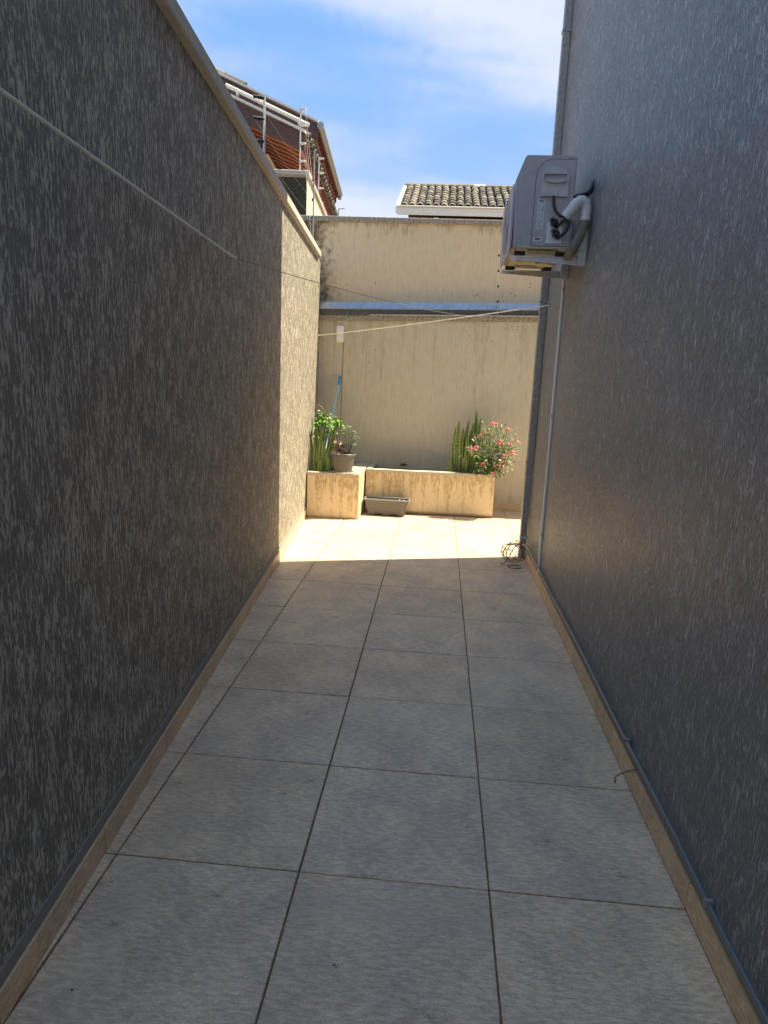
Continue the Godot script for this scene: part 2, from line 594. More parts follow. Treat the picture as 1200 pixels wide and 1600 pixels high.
func build_boundary_wall() -> void:
	var w := thing("boundary_wall", "long scratched grey stucco boundary wall with stone coping, far end in sun", "wall")
	var st := new_st()
	var zf := 4.3
	var zb := -6.26
	var o := 0.01
	var th := 0.16
	# face with uv along its length
	var a := Vector3(wall_x(zf) - o, 0, zf)
	var b := Vector3(wall_x(zb) - o, 0, zb)
	var h := 2.79
	var ln := a.distance_to(b)
	quad(st, a, b, b + Vector3(0, h, 0), a + Vector3(0, h, 0), Vector3.RIGHT, [Vector2(0, 0), Vector2(ln, 0), Vector2(ln, -h), Vector2(0, -h)])
	quad(st, a - Vector3(th, 0, 0), b - Vector3(th, 0, 0), b + Vector3(-th, h, 0), a + Vector3(-th, h, 0), Vector3.LEFT, [Vector2(0, 0), Vector2(ln, 0), Vector2(ln, -h), Vector2(0, -h)])
	quad(st, a, a - Vector3(th, 0, 0), a + Vector3(-th, h, 0), a + Vector3(0, h, 0), Vector3.BACK)
	quad(st, b, b - Vector3(th, 0, 0), b + Vector3(-th, h, 0), b + Vector3(0, h, 0), Vector3.FORWARD)
	quad(st, a + Vector3(0, h, 0), b + Vector3(0, h, 0), b + Vector3(-th, h, 0), a + Vector3(-th, h, 0), Vector3.UP)
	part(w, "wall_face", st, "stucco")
	var cs := new_st()
	var span := Vector2(wall_x(4.3) - wall_x(-5.93), 10.23).length()
	var turn := Basis(Vector3.UP, atan(SLOPE))
	var cz := (4.3 - 5.93) * 0.5
	box(cs, Vector3(wall_x(cz) - 0.09, 2.823, cz), Vector3(0.235, 0.066, span), 0.006, turn)
	part(w, "coping", cs, "coping")
	var bs := new_st()
	var bz := (4.3 - 5.24) * 0.5
	box(bs, Vector3(wall_x(bz) - 0.0105, 0.1125, bz), Vector3(0.009, 0.045, 9.56), 0.003, turn)
	part(w, "mortar_band", bs, "band")
	var k := 0
	for row in range(-7, 9):
		var z1 := -row * TILE
		var z0 := maxf(-(row + 1) * TILE, -5.24)
		k += 1
		skirting(w, Vector3(wall_x(z1), 0, z1), Vector3(wall_x(z0), 0, z0), Vector3.RIGHT, k)

func build_house_wall() -> void:
	var w := thing("house", "tall grey stucco house wall carrying the air conditioner, all in shade", "house")
	var st := new_st()
	var x := RIGHT + 0.01
	var h := 6.85
	# two storeys along the passage; unseen stretch made low to let skylight in
	for b in [[0.9, CORNER, h, "wall_face"], [4.3, 0.9, 3.2, "unseen_low_wall"]]:
		st = new_st()
		quad(st, Vector3(x, 0, b[0]), Vector3(x, 0, b[1]), Vector3(x, b[2], b[1]), Vector3(x, b[2], b[0]), Vector3.LEFT)
		quad(st, Vector3(6, 0, b[0]), Vector3(6, 0, b[1]), Vector3(6, b[2], b[1]), Vector3(6, b[2], b[0]), Vector3.RIGHT)
		quad(st, Vector3(x, 0, b[1]), Vector3(6, 0, b[1]), Vector3(6, b[2], b[1]), Vector3(x, b[2], b[1]), Vector3.FORWARD)
		quad(st, Vector3(x, 0, b[0]), Vector3(6, 0, b[0]), Vector3(6, b[2], b[0]), Vector3(x, b[2], b[0]), Vector3.BACK)
		quad(st, Vector3(x, b[2], b[0]), Vector3(6, b[2], b[0]), Vector3(6, b[2], b[1]), Vector3(x, b[2], b[1]), Vector3.UP)
		part(w, b[3], st, "stucco_house")
	var c := new_st()
	box(c, Vector3(3.6, h + 0.04, -1.6), Vector3(4.9, 0.08, 5.1), 0.01)
	part(w, "coping", c, "coping")
	c = new_st()
	box(c, Vector3(x + 0.001, 0.113, 0.15), Vector3(0.009, 0.046, 8.2), 0.003)
	part(w, "mortar_band", c, "band")
	for row in range(-7, 7):
		skirting(w, Vector3(RIGHT, 0, -row * TILE), Vector3(RIGHT, 0, maxf(-(row + 1) * TILE, CORNER + 0.12)), Vector3.LEFT, row + 20)

func build_rear_wall() -> void:
	var w := thing("rear_wall", "rear yard wall, beige stucco below and stained cream plaster above a metal flashing", "wall")
	var x0 := -1.3
	var x1 := 5.4
	var y := func(x: float, d: float) -> float: return 2.146 + 0.026 * (x + 1.08) + d
	var st := new_st()
	slab(st, PackedVector2Array([Vector2(x0, 0), Vector2(x1, 0), Vector2(x1, y.call(x1, 0.0)), Vector2(x0, y.call(x0, 0.0))]), Vector3(0, 0, BACK - 0.21), Vector3.RIGHT, Vector3.UP, Vector3.BACK, 0.2)
	part(w, "wall_face", st, "stucco_rear")
	st = new_st()
	slab(st, PackedVector2Array([Vector2(x0, y.call(x0, 0.001)), Vector2(x1, y.call(x1, 0.001)), Vector2(x1, y.call(x1, 0.056)), Vector2(x0, y.call(x0, 0.056))]), Vector3(0, 0, BACK - 0.21), Vector3.RIGHT, Vector3.UP, Vector3.BACK, 0.222)
	part(w, "ledge", st, "concrete")
	# folded sheet: drip edge, upright face, slope back to the upper wall
	st = new_st()
	var prof := [Vector2(-6.215, 0.1215), Vector2(-6.178, 0.12), Vector2(-6.178, 0.128), Vector2(-6.184, 0.13), Vector2(-6.19, 0.132), Vector2(-6.24, 0.205), Vector2(-6.36, 0.215), Vector2(-6.36, 0.2), Vector2(-6.23, 0.13), Vector2(-6.22, 0.1215)]
	for i in prof.size():
		var a: Vector2 = prof[i]
		var b: Vector2 = prof[(i + 1) % prof.size()]
		var e := b - a
		quad(st, Vector3(x0, y.call(x0, a.y), a.x), Vector3(x1, y.call(x1, a.y), a.x), Vector3(x1, y.call(x1, b.y), b.x), Vector3(x0, y.call(x0, b.y), b.x), Vector3(0, -e.x, e.y) if i < 6 else Vector3(0, e.x, -e.y))
	part(w, "flashing", st, "zinc")
	st = new_st()
	slab(st, PackedVector2Array([Vector2(x0, y.call(x0, 0.057)), Vector2(x1, y.call(x1, 0.057)), Vector2(x1, y.call(x1, 0.121)), Vector2(x0, y.call(x0, 0.121))]), Vector3(0, 0, -6.34), Vector3.RIGHT, Vector3.UP, Vector3.BACK, 0.125)
	part(w, "gutter_face", st, "zinc_shaded")
	st = new_st()
	slab(st, PackedVector2Array([Vector2(-0.5, y.call(-0.5, 0.0575)), Vector2(x1, y.call(x1, 0.0575)), Vector2(x1, y.call(x1, 0.064)), Vector2(-0.5, y.call(-0.5, 0.064))]), Vector3(0, 0, -6.2145), Vector3.RIGHT, Vector3.UP, Vector3.BACK, 0.02)
	part(w, "drip_edge", st, "white_paint")
	st = new_st()
	var xa := x0 - 0.04
	var fy0 := 2.2
	var fy1 := 3.255
	var xm := 1.7
	quad(st, Vector3(xa, fy0, -6.35), Vector3(xm, fy0, -6.35), Vector3(xm, fy1, -6.35), Vector3(xa, fy1, -6.35), Vector3.BACK, [Vector2(0, 1), Vector2(1, 1), Vector2(1, 0), Vector2(0, 0)])
	quad(st, Vector3(xm, fy0, -6.35), Vector3(x1, fy0, -6.35), Vector3(x1, fy1, -6.35), Vector3(xm, fy1, -6.35), Vector3.BACK, [Vector2(0.99, 1), Vector2(0.1, 1), Vector2(0.1, 0), Vector2(0.99, 0)])
	quad(st, Vector3(xa, 0, -6.5), Vector3(x1, 0, -6.5), Vector3(x1, fy1, -6.5), Vector3(xa, fy1, -6.5), Vector3.FORWARD, [Vector2(0, 1), Vector2(1, 1), Vector2(1, 0), Vector2(0, 0)])
	for xx in [xa, x1]:
		quad(st, Vector3(xx, 0, -6.5), Vector3(xx, 0, -6.46), Vector3(xx, fy1, -6.35), Vector3(xx, fy1, -6.5), Vector3(signf(xx), 0, 0), [Vector2(0.02, 1), Vector2(0.04, 1), Vector2(0.04, 0), Vector2(0.02, 0)])
	var up := part(w, "upper_wall", st, "upper")
	up.set_meta("label", "cream painted upper wall with black mould at one end")
	st = new_st()
	box(st, Vector3((xa + x1) * 0.5 - 0.01, 3.283, -6.425), Vector3(x1 - xa + 0.02, 0.056, 0.21), 0.005)
	part(w, "coping", st, "concrete")
	var k := 0
	for col in range(1, 9):
		k += 1
		var sx := maxf(col * TILE, 1.035)
		skirting(w, Vector3(sx, 0, BACK), Vector3((col + 1) * TILE, 0, BACK), Vector3.BACK, k + 40)
	for p in [Vector2(1.068, 2.131), Vector2(1.139, 2.148), Vector2(1.142, 2.112), Vector2(1.204, 2.15), Vector2(1.207, 2.122), Vector2(0.92, 1.98), Vector2(0.66, 2.03), Vector2(-0.43, 1.83), Vector2(-0.5, 1.68)]:
		st = new_st()
		lathe(st, [Vector2(0.0, 0.004), Vector2(0.0045, 0.004), Vector2(0.006, 0.002), Vector2(0.006, -0.004)], Vector3(p.x, p.y, BACK - 0.01), 10, Basis(Vector3.RIGHT, PI / 2))
		part(w, "wall_plug", st, "black_plastic")

func build_neighbour_wall() -> void:
	var w := thing("neighbour_wall", "high neighbouring wall with mossy black end and sunlit cream side", "wall", Vector3(-1.344, 0, -6.6))
	w.rotation.y = atan(SLOPE)
	var st := new_st()
	box(st, Vector3(-0.25, 1.9, -4.5), Vector3(0.5, 3.8, 9.0))
	part(w, "wall_face", st, "cream")
	st = new_st()
	box(st, Vector3(-0.25, 1.89, 0.006), Vector3(0.496, 3.78, 0.012), 0.003)
	var o := part(w, "end_face", st, "moss")
	o.set_meta("label", "black green mossy end of the wall")
	st = new_st()
	box(st, Vector3(-0.24, 3.827, -4.49), Vector3(0.54, 0.054, 9.05), 0.006)
	part(w, "coping", st, "coping")

# ---------------------------------------------------------------- roofs beyond the walls
func barrel(radius: float, length: float, thick: float) -> ArrayMesh:
	# half-round tile, axis along z, rim down, a little narrower at -z
	var st := new_st()
	var seg := 6
	for k in seg:
		var t0 := PI * k / seg
		var t1 := PI * (k + 1) / seg
		var f := func(t: float, r: float, z: float) -> Vector3: return Vector3(r * cos(t), r * sin(t) * 0.8, z)
		var tp := radius * 0.86
		var out := Vector3(cos((t0 + t1) / 2), sin((t0 + t1) / 2), 0)
		quad(st, f.call(t0, radius, 0.0), f.call(t1, radius, 0.0), f.call(t1, tp, -length), f.call(t0, tp, -length), out)
		quad(st, f.call(t0, radius - thick, 0.0), f.call(t1, radius - thick, 0.0), f.call(t1, tp - thick, -length), f.call(t0, tp - thick, -length), -out)
		quad(st, f.call(t0, radius - thick, 0.0), f.call(t1, radius - thick, 0.0), f.call(t1, radius, 0.0), f.call(t0, radius, 0.0), Vector3.BACK)
	return st.commit()

func gable_roof(house: Node3D, off: Vector3, run: float, length: float, slope: float, gutter: bool) -> void:
	# a pitch falling towards +x with its verge towards +z; off is the top of the verge at the eaves
	var up := Vector2(-run, run * slope)
	var cosv := 1.0 / sqrt(1.0 + slope * slope)
	var st := new_st()
	slab(st, PackedVector2Array([Vector2(0, -0.045), Vector2(up.x, up.y - 0.045), Vector2(up.x, up.y - 0.29), Vector2(0, -0.255)]), off + Vector3(0, 0, -0.035), Vector3.RIGHT, Vector3.UP, Vector3.BACK, 0.035)
	part(house, "barge_board", st, "dark_wood")
	st = new_st()
	slab(st, PackedVector2Array([Vector2(0.01, 0.0), Vector2(up.x, up.y + 0.004), Vector2(up.x, up.y - 0.03), Vector2(0.01, -0.03)]), off + Vector3(0, 0, -0.09), Vector3.RIGHT, Vector3.UP, Vector3.BACK, 0.135)
	part(house, "verge_trim", st, "white_paint")
	# underside of the tiles: upright channels with a step at each course
	st = new_st()
	var col := 0.23
	var cols := int(length / col)
	var course := 0.34
	var seg := 6
	for c in cols:
		for r in int(run / course):
			for s in seg:
				var pts := []
				for q in [[s, 0.0], [s + 1, 0.0], [s + 1, 1.0], [s, 1.0]]:
					var zz: float = -0.04 - (c + float(q[0]) / seg) * col
					var along: float = (r + q[1]) * course
					var lift: float = 0.045 * absf(sin(PI * q[0] / seg)) + 0.018 * (1.0 - q[1])
					pts.append(off + Vector3(-along, along * slope - 0.15 + lift, zz))
				quad(st, pts[0], pts[1], pts[2], pts[3], Vector3.DOWN)
	part(house, "roof_underside", st, "clay")
	for c in range(1, cols):
		st = new_st()
		var line := []
		for q in 15:
			var al := 0.03 + q * 0.17
			line.append(off + Vector3(-al, al * slope - 0.155 - 0.014 * (q % 2), -0.04 - c * col))
		tube(st, line, 0.008, 5)
		part(house, "tile_edge", st, "clay_lit")  # paler strips stand in for light catching the tile edges
	st = new_st()
	slab(st, PackedVector2Array([Vector2(0, -0.04), Vector2(up.x, up.y - 0.04), Vector2(up.x, up.y - 0.08), Vector2(0, -0.08)]), off + Vector3(0, 0, -length), Vector3.RIGHT, Vector3.UP, Vector3.BACK, length - 0.1)
	part(house, "roof_deck", st, "old_tile")
	for k in 3:
		st = new_st()
		slab(st, PackedVector2Array([Vector2(-0.02, -0.16), Vector2(up.x, up.y - 0.16), Vector2(up.x, up.y - 0.27), Vector2(-0.02, -0.25)]), off + Vector3(0, 0, -length * (0.3 + 0.33 * k)), Vector3.RIGHT, Vector3.UP, Vector3.BACK, 0.06)
		part(house, "rafter", st, "red_wood")
	st = new_st()
	box(st, off + Vector3(-0.06, -0.2, -length * 0.5), Vector3(0.03, 0.11, length - 0.1), 0.003)
	part(house, "eaves_board", st, "red_wood")
	if gutter:
		st = new_st()
		tube(st, [off + Vector3(0.04, -0.06, 0.0), off + Vector3(0.04, -0.06, -length)], 0.055, 10)
		part(house, "gutter", st, "zinc_dull")
		st = new_st()
		lathe(st, [Vector2(0, -0.05), Vector2(0.035, -0.05), Vector2(0.045, 0.03), Vector2(0, 0.03)], off + Vector3(0.04, -0.12, -length + 0.06), 10)
		part(house, "gutter_outlet", st, "zinc_dull")
	else:
		var tile := barrel(0.1, 0.42, 0.014)
		var turn := Basis(Vector3.UP, PI / 2) * Basis(Vector3.RIGHT, atan(slope))
		for c in cols:
			var o := part(house, "eaves_tile", tile, ["old_tile", "old_tile_pale", "old_tile"][c % 3], off + Vector3(0.05, -0.06, -0.14 - c * col))
			o.basis = turn * Basis(Vector3.BACK, rng.randf_range(-0.05, 0.05))

func build_left_house() -> void:
	var h := thing("neighbour_house", "neighbouring house with stacked clay tile roofs and brown barge boards above the wall", "house", Vector3(-1.67, 0, -8.0))
	h.rotation.y = atan(SLOPE)
	var st := new_st()
	box(st, Vector3(-3.1, 2.3, -4.2), Vector3(5.0, 4.6, 7.2))
	part(h, "wall_face", st, "cream")
	st = new_st()
	slab(st, PackedVector2Array([Vector2(-0.6, 4.6), Vector2(-5.6, 4.6), Vector2(-5.6, 6.35), Vector2(-0.6, 4.5)]), Vector3(0, 0, -0.72), Vector3.RIGHT, Vector3.UP, Vector3.BACK, 0.12)
	part(h, "gable_wall", st, "cream")
	gable_roof(h, Vector3(0, 4.74, 0), 4.2, 7.6, 0.4, false)
	gable_roof(h, Vector3(0.06, 5.2, -1.0), 4.4, 3.95, 0.4, true)
	# white pipe lying on the lower pitch behind its verge
	st = new_st()
	var a := Vector3(0.03, 4.88, -0.22)
	var b := Vector3(-1.12, 5.34, -0.22)
	tube(st, [a, b], 0.027, 10)
	var p := part(h, "drain_pipe", st, "pvc")
	for t in [0.12, 0.86]:
		st = new_st()
		box(st, a.lerp(b, t) + Vector3(0, -0.02, 0), Vector3(0.035, 0.09, 0.065), 0.01)
		part(p, "pipe_clip", st, "pvc")
	# old tiles bedded on the upper verge
	var tile := barrel(0.085, 0.36, 0.014)
	for k in 7:
		var x := -1.1 - k * 0.3
		var o := part(h, "verge_tile", tile, ["old_tile", "old_tile_pale"][k % 2], Vector3(0.06 + x, 5.2 - x * 0.4 + 0.01, -1.1))
		o.basis = Basis(Vector3.UP, PI / 2) * Basis(Vector3.RIGHT, atan(0.4))

func build_back_house() -> void:
	var h := thing("distant_house", "distant house with weathered pantile roof and white gutter behind the cream wall", "house", Vector3(-1.09, 0, -18.0))
	var st := new_st()
	box(st, Vector3(3.4, 2.8, -3.2), Vector3(6.4, 5.6, 5.6))
	part(h, "wall_face", st, "cream")
	st = new_st()
	box(st, Vector3(3.4, 5.72, -3.1), Vector3(6.6, 0.24, 5.9))
	part(h, "soffit", st, "red_wood")
	st = new_st()
	box(st, Vector3(1.06, 5.7, -0.2), Vector3(0.12, 0.3, 0.24), 0.01)
	part(h, "eaves_post", st, "white_paint")
	st = new_st()
	box(st, Vector3(3.44, 5.99, -0.02), Vector3(6.9, 0.2, 0.05), 0.012)
	var gt := part(h, "gutter", st, "white_paint")
	st = new_st()
	box(st, Vector3(3.44, 6.105, 0.01), Vector3(6.92, 0.035, 0.1), 0.01)
	part(gt, "gutter_lip", st, "white_paint")
	var rise := 1.3
	var back := 3.0
	var sl := rise / back
	st = new_st()
	slab(st, PackedVector2Array([Vector2(0, 0), Vector2(-back, rise), Vector2(-back, rise - 0.2), Vector2(0, -0.2)]), Vector3(-0.06, 6.12, 0), Vector3.BACK, Vector3.UP, Vector3.RIGHT, 0.1)
	part(h, "barge_board", st, "white_paint")
	st = new_st()
	slab(st, PackedVector2Array([Vector2(0, 0), Vector2(-back, rise), Vector2(-back * 2, 0.0), Vector2(-back * 2, -0.04), Vector2(-back, rise - 0.05), Vector2(0, -0.04)]), Vector3(0.05, 6.08, 0), Vector3.BACK, Vector3.UP, Vector3.RIGHT, 6.5)
	part(h, "roof_deck", st, "old_tile_dark")
	var tile := barrel(0.098, 0.42, 0.014)
	var turn := Basis(Vector3.RIGHT, atan(sl))
	var dl := Vector3(0, sl, -1).normalized()
	for c in 21:
		for r in 9:
			var o := part(h, "roof_tile", tile, ["old_tile", "old_tile_pale", "old_tile", "old_tile_grey"][(c * 5 + r * 3 + (c * r) % 4) % 4], Vector3(0.16 + c * 0.222 + rng.randf_range(-0.008, 0.008), 6.1, 0.0) + dl * (r * 0.36) + Vector3(0, 0.012, 0))
			o.basis = turn * Basis(Vector3.RIGHT, -0.03 + rng.randf_range(-0.02, 0.02)) * Basis(Vector3.UP, rng.randf_range(-0.03, 0.03))
	var ridge := barrel(0.13, 0.42, 0.016)
	for k in 14:
		var o := part(h, "ridge_tile", ridge, "old_tile_pale" if k != 6 else "pvc", Vector3(-0.02 + k * 0.36, 6.1 + rise - 0.03, -back))
		o.basis = Basis(Vector3.UP, -PI / 2) * Basis(Vector3.RIGHT, 0.03)

# ---------------------------------------------------------------- fence
func fence_post(label: String, at: Vector3, tall: float, knobs: Array, side: Vector3, m: String) -> void:
	var p := thing("fence_post", label, "post", at, "electric fence posts on the walls")
	var st := new_st()
	tube(st, [Vector3.ZERO, Vector3(0, tall, 0)], 0.008, 8)
	part(p, "rod", st, m)
	st = new_st()
	box(st, Vector3(0, 0.006, 0), Vector3(0.06, 0.012, 0.06), 0.003)
	part(p, "foot_plate", st, m)
	for k in knobs:
		st = new_st()
		var c := Vector3(0, k, 0)
		tube(st, [c, c + side * 0.015, c + side * 0.02, c + side * 0.04, c + side * 0.045, c + side * 0.075], 0.01, 8, [0.01, 0.01, 0.014, 0.014, 0.01, 0.011])
		part(p, "insulator", st, "pvc" if m == "pvc" else "black_plastic")

func build_fence() -> void:
	fence_post("galvanised fence post on the boundary coping with black insulators, halfway along", Vector3(wall_x(-3.07) - 0.075, 2.856, -3.07), 0.5, [0.08, 0.22, 0.36, 0.49], Vector3(-0.9, 0, 0.43), "pale_metal")
	fence_post("thin pale fence post standing on the mossy wall end", Vector3(-1.445, 3.854, -6.66), 0.7, [0.12, 0.31, 0.5, 0.68], Vector3(0.92, 0, 0.38), "pvc")
	fence_post("slim fence post at the far end of the boundary coping", Vector3(wall_x(-5.85) - 0.06, 2.856, -5.85), 1.0, [0.15, 0.34, 0.52, 0.72, 0.9], Vector3(-0.35, 0, -0.93), "zinc_dull")
	fence_post("white fence post with arms on the neighbouring wall before the upper gutter", Vector3(-1.53, 3.854, -8.35), 0.66, [0.05, 0.25, 0.45, 0.64], Vector3(0.95, 0, 0.2), "pvc")
	fence_post("fence post on the boundary coping high at the picture edge", Vector3(wall_x(-0.8) - 0.075, 2.856, -0.8), 0.5, [0.08, 0.22, 0.36, 0.49], Vector3(-0.9, 0, 0.43), "pale_metal")
	# bent bracket on the rear coping
	var st := new_st()
	tube(st, curve([Vector3(-0.93, 3.311, -6.42), Vector3(-0.93, 3.37, -6.42), Vector3(-0.93, 3.405, -6.42), Vector3(-0.89, 3.41, -6.42), Vector3(-0.86, 3.41, -6.42)], 4), 0.006, 6)
	single("fence_bracket", "small hooked metal bracket standing on the rear coping", "bracket", st, "zinc_dull")
	# wires
	for i in 4:
		var y: float = 2.856 + [0.08, 0.22, 0.36, 0.49][i]
		var y2: float = 2.856 + [0.15, 0.34, 0.52, 0.72][i]
		st = new_st()
		tube(st, sagging(Vector3(wall_x(-3.07) - 0.14, y, -3.04), Vector3(wall_x(-5.85) - 0.09, y2, -5.91), 0.012) + sagging(Vector3(wall_x(-5.85) - 0.09, y2, -5.91), Vector3(-1.38, 3.854 + [0.12, 0.31, 0.5, 0.68][i], -6.63), 0.01), 0.001, 5)
		single("fence_wire", "fine electric fence wire, %s of the four strands over the boundary wall" % ["lowest", "second lowest", "second highest", "topmost"][i], "wire", st, "zinc_dull", Vector3.ZERO, "electric fence wires")
	# loose live rod in front of the cream wall
	var r := thing("live_rod", "thin upright wire with four black insulators before the cream wall", "wire", Vector3(0.945, 2.245, -6.19))
	st = new_st()
	tube(st, [Vector3(0.012, 0.02, 0), Vector3(-0.012, 0.68, -0.02)], 0.0035, 6)
	part(r, "rod", st, "pvc")
	for k in 4:
		st = new_st()
		lathe(st, [Vector2(0, -0.014), Vector2(0.009, -0.013), Vector2(0.014, 0.0), Vector2(0.009, 0.013), Vector2(0, 0.014)], Vector3(0.007 - 0.0075 * k, 0.17 + 0.166 * k, -0.005 * k), 10)
		part(r, "insulator", st, "black_plastic")
	st = new_st()
	box(st, Vector3(0.012, 0.012, 0), Vector3(0.03, 0.024, 0.03), 0.003)
	part(r, "clamp", st, "zinc_dull")

# ---------------------------------------------------------------- on the house wall
func wrinkled(n: int, radius: float, depth: float) -> Array:
	# radii of a pipe bound with overlapping turns of tape
	var out := []
	for i in n:
		out.append(radius + depth * (float(i % 4) / 3.0 - 0.5) + rng.randf_range(-0.3, 0.3) * depth)
	return out

func poly(a: Array) -> PackedVector2Array:
	var p := PackedVector2Array()
	for i in range(0, a.size(), 2):
		p.append(Vector2(a[i], a[i + 1]))
	return p

func xy_slab(pts: Array, z0: float, z1: float) -> SurfaceTool:
	var st := new_st()
	slab(st, poly(pts), Vector3(0, 0, z0), Vector3.RIGHT, Vector3.UP, Vector3.BACK, z1 - z0)
	return st

func print_sheet(w: int, h: int, seed_: int, dense: float) -> StandardMaterial3D:
	# a small maker's sticker: rows of fine print too small to read
	var r := RandomNumberGenerator.new()
	r.seed = seed_
	var im := Image.create(w, h, false, Image.FORMAT_RGB8)
	im.fill(Color(0.8, 0.83, 0.84))
	var y := 4
	while y < h - 6:
		var x := 4
		while x < w - 6:
			var l := r.randi_range(2, 7)
			if r.randf() < dense:
				im.fill_rect(Rect2i(x, y, mini(l, w - 4 - x), 2), Color(0.2, 0.22, 0.24))
			x += l + 2
		y += 5
	im.fill_rect(Rect2i(w / 4, 6, w / 2, 8), Color(0.25, 0.27, 0.3))
	var m := flat(Color.WHITE, 0.4)
	m.albedo_texture = ImageTexture.create_from_image(im)
	return m

func sticker(parent: Node, x0: float, y0: float, x1: float, y1: float, z: float, m, at: Vector3) -> void:
	var st := new_st()
	quad(st, Vector3(x0, y0, z), Vector3(x1, y0, z), Vector3(x1, y1, z), Vector3(x0, y1, z), Vector3.BACK, [Vector2(0, 1), Vector2(1, 1), Vector2(1, 0), Vector2(0, 0)])
	for e in [[Vector3(x0, y0, z), Vector3(x1, y0, z), Vector3.DOWN], [Vector3(x0, y1, z), Vector3(x1, y1, z), Vector3.UP], [Vector3(x0, y0, z), Vector3(x0, y1, z), Vector3.LEFT], [Vector3(x1, y0, z), Vector3(x1, y1, z), Vector3.RIGHT]]:
		var d := Vector3(0, 0, -0.001)
		quad(st, e[0], e[1], e[1] + d, e[0] + d, e[2], [Vector2.ZERO, Vector2.ZERO, Vector2.ZERO, Vector2.ZERO])
	part(parent, "sticker", st, m, at)

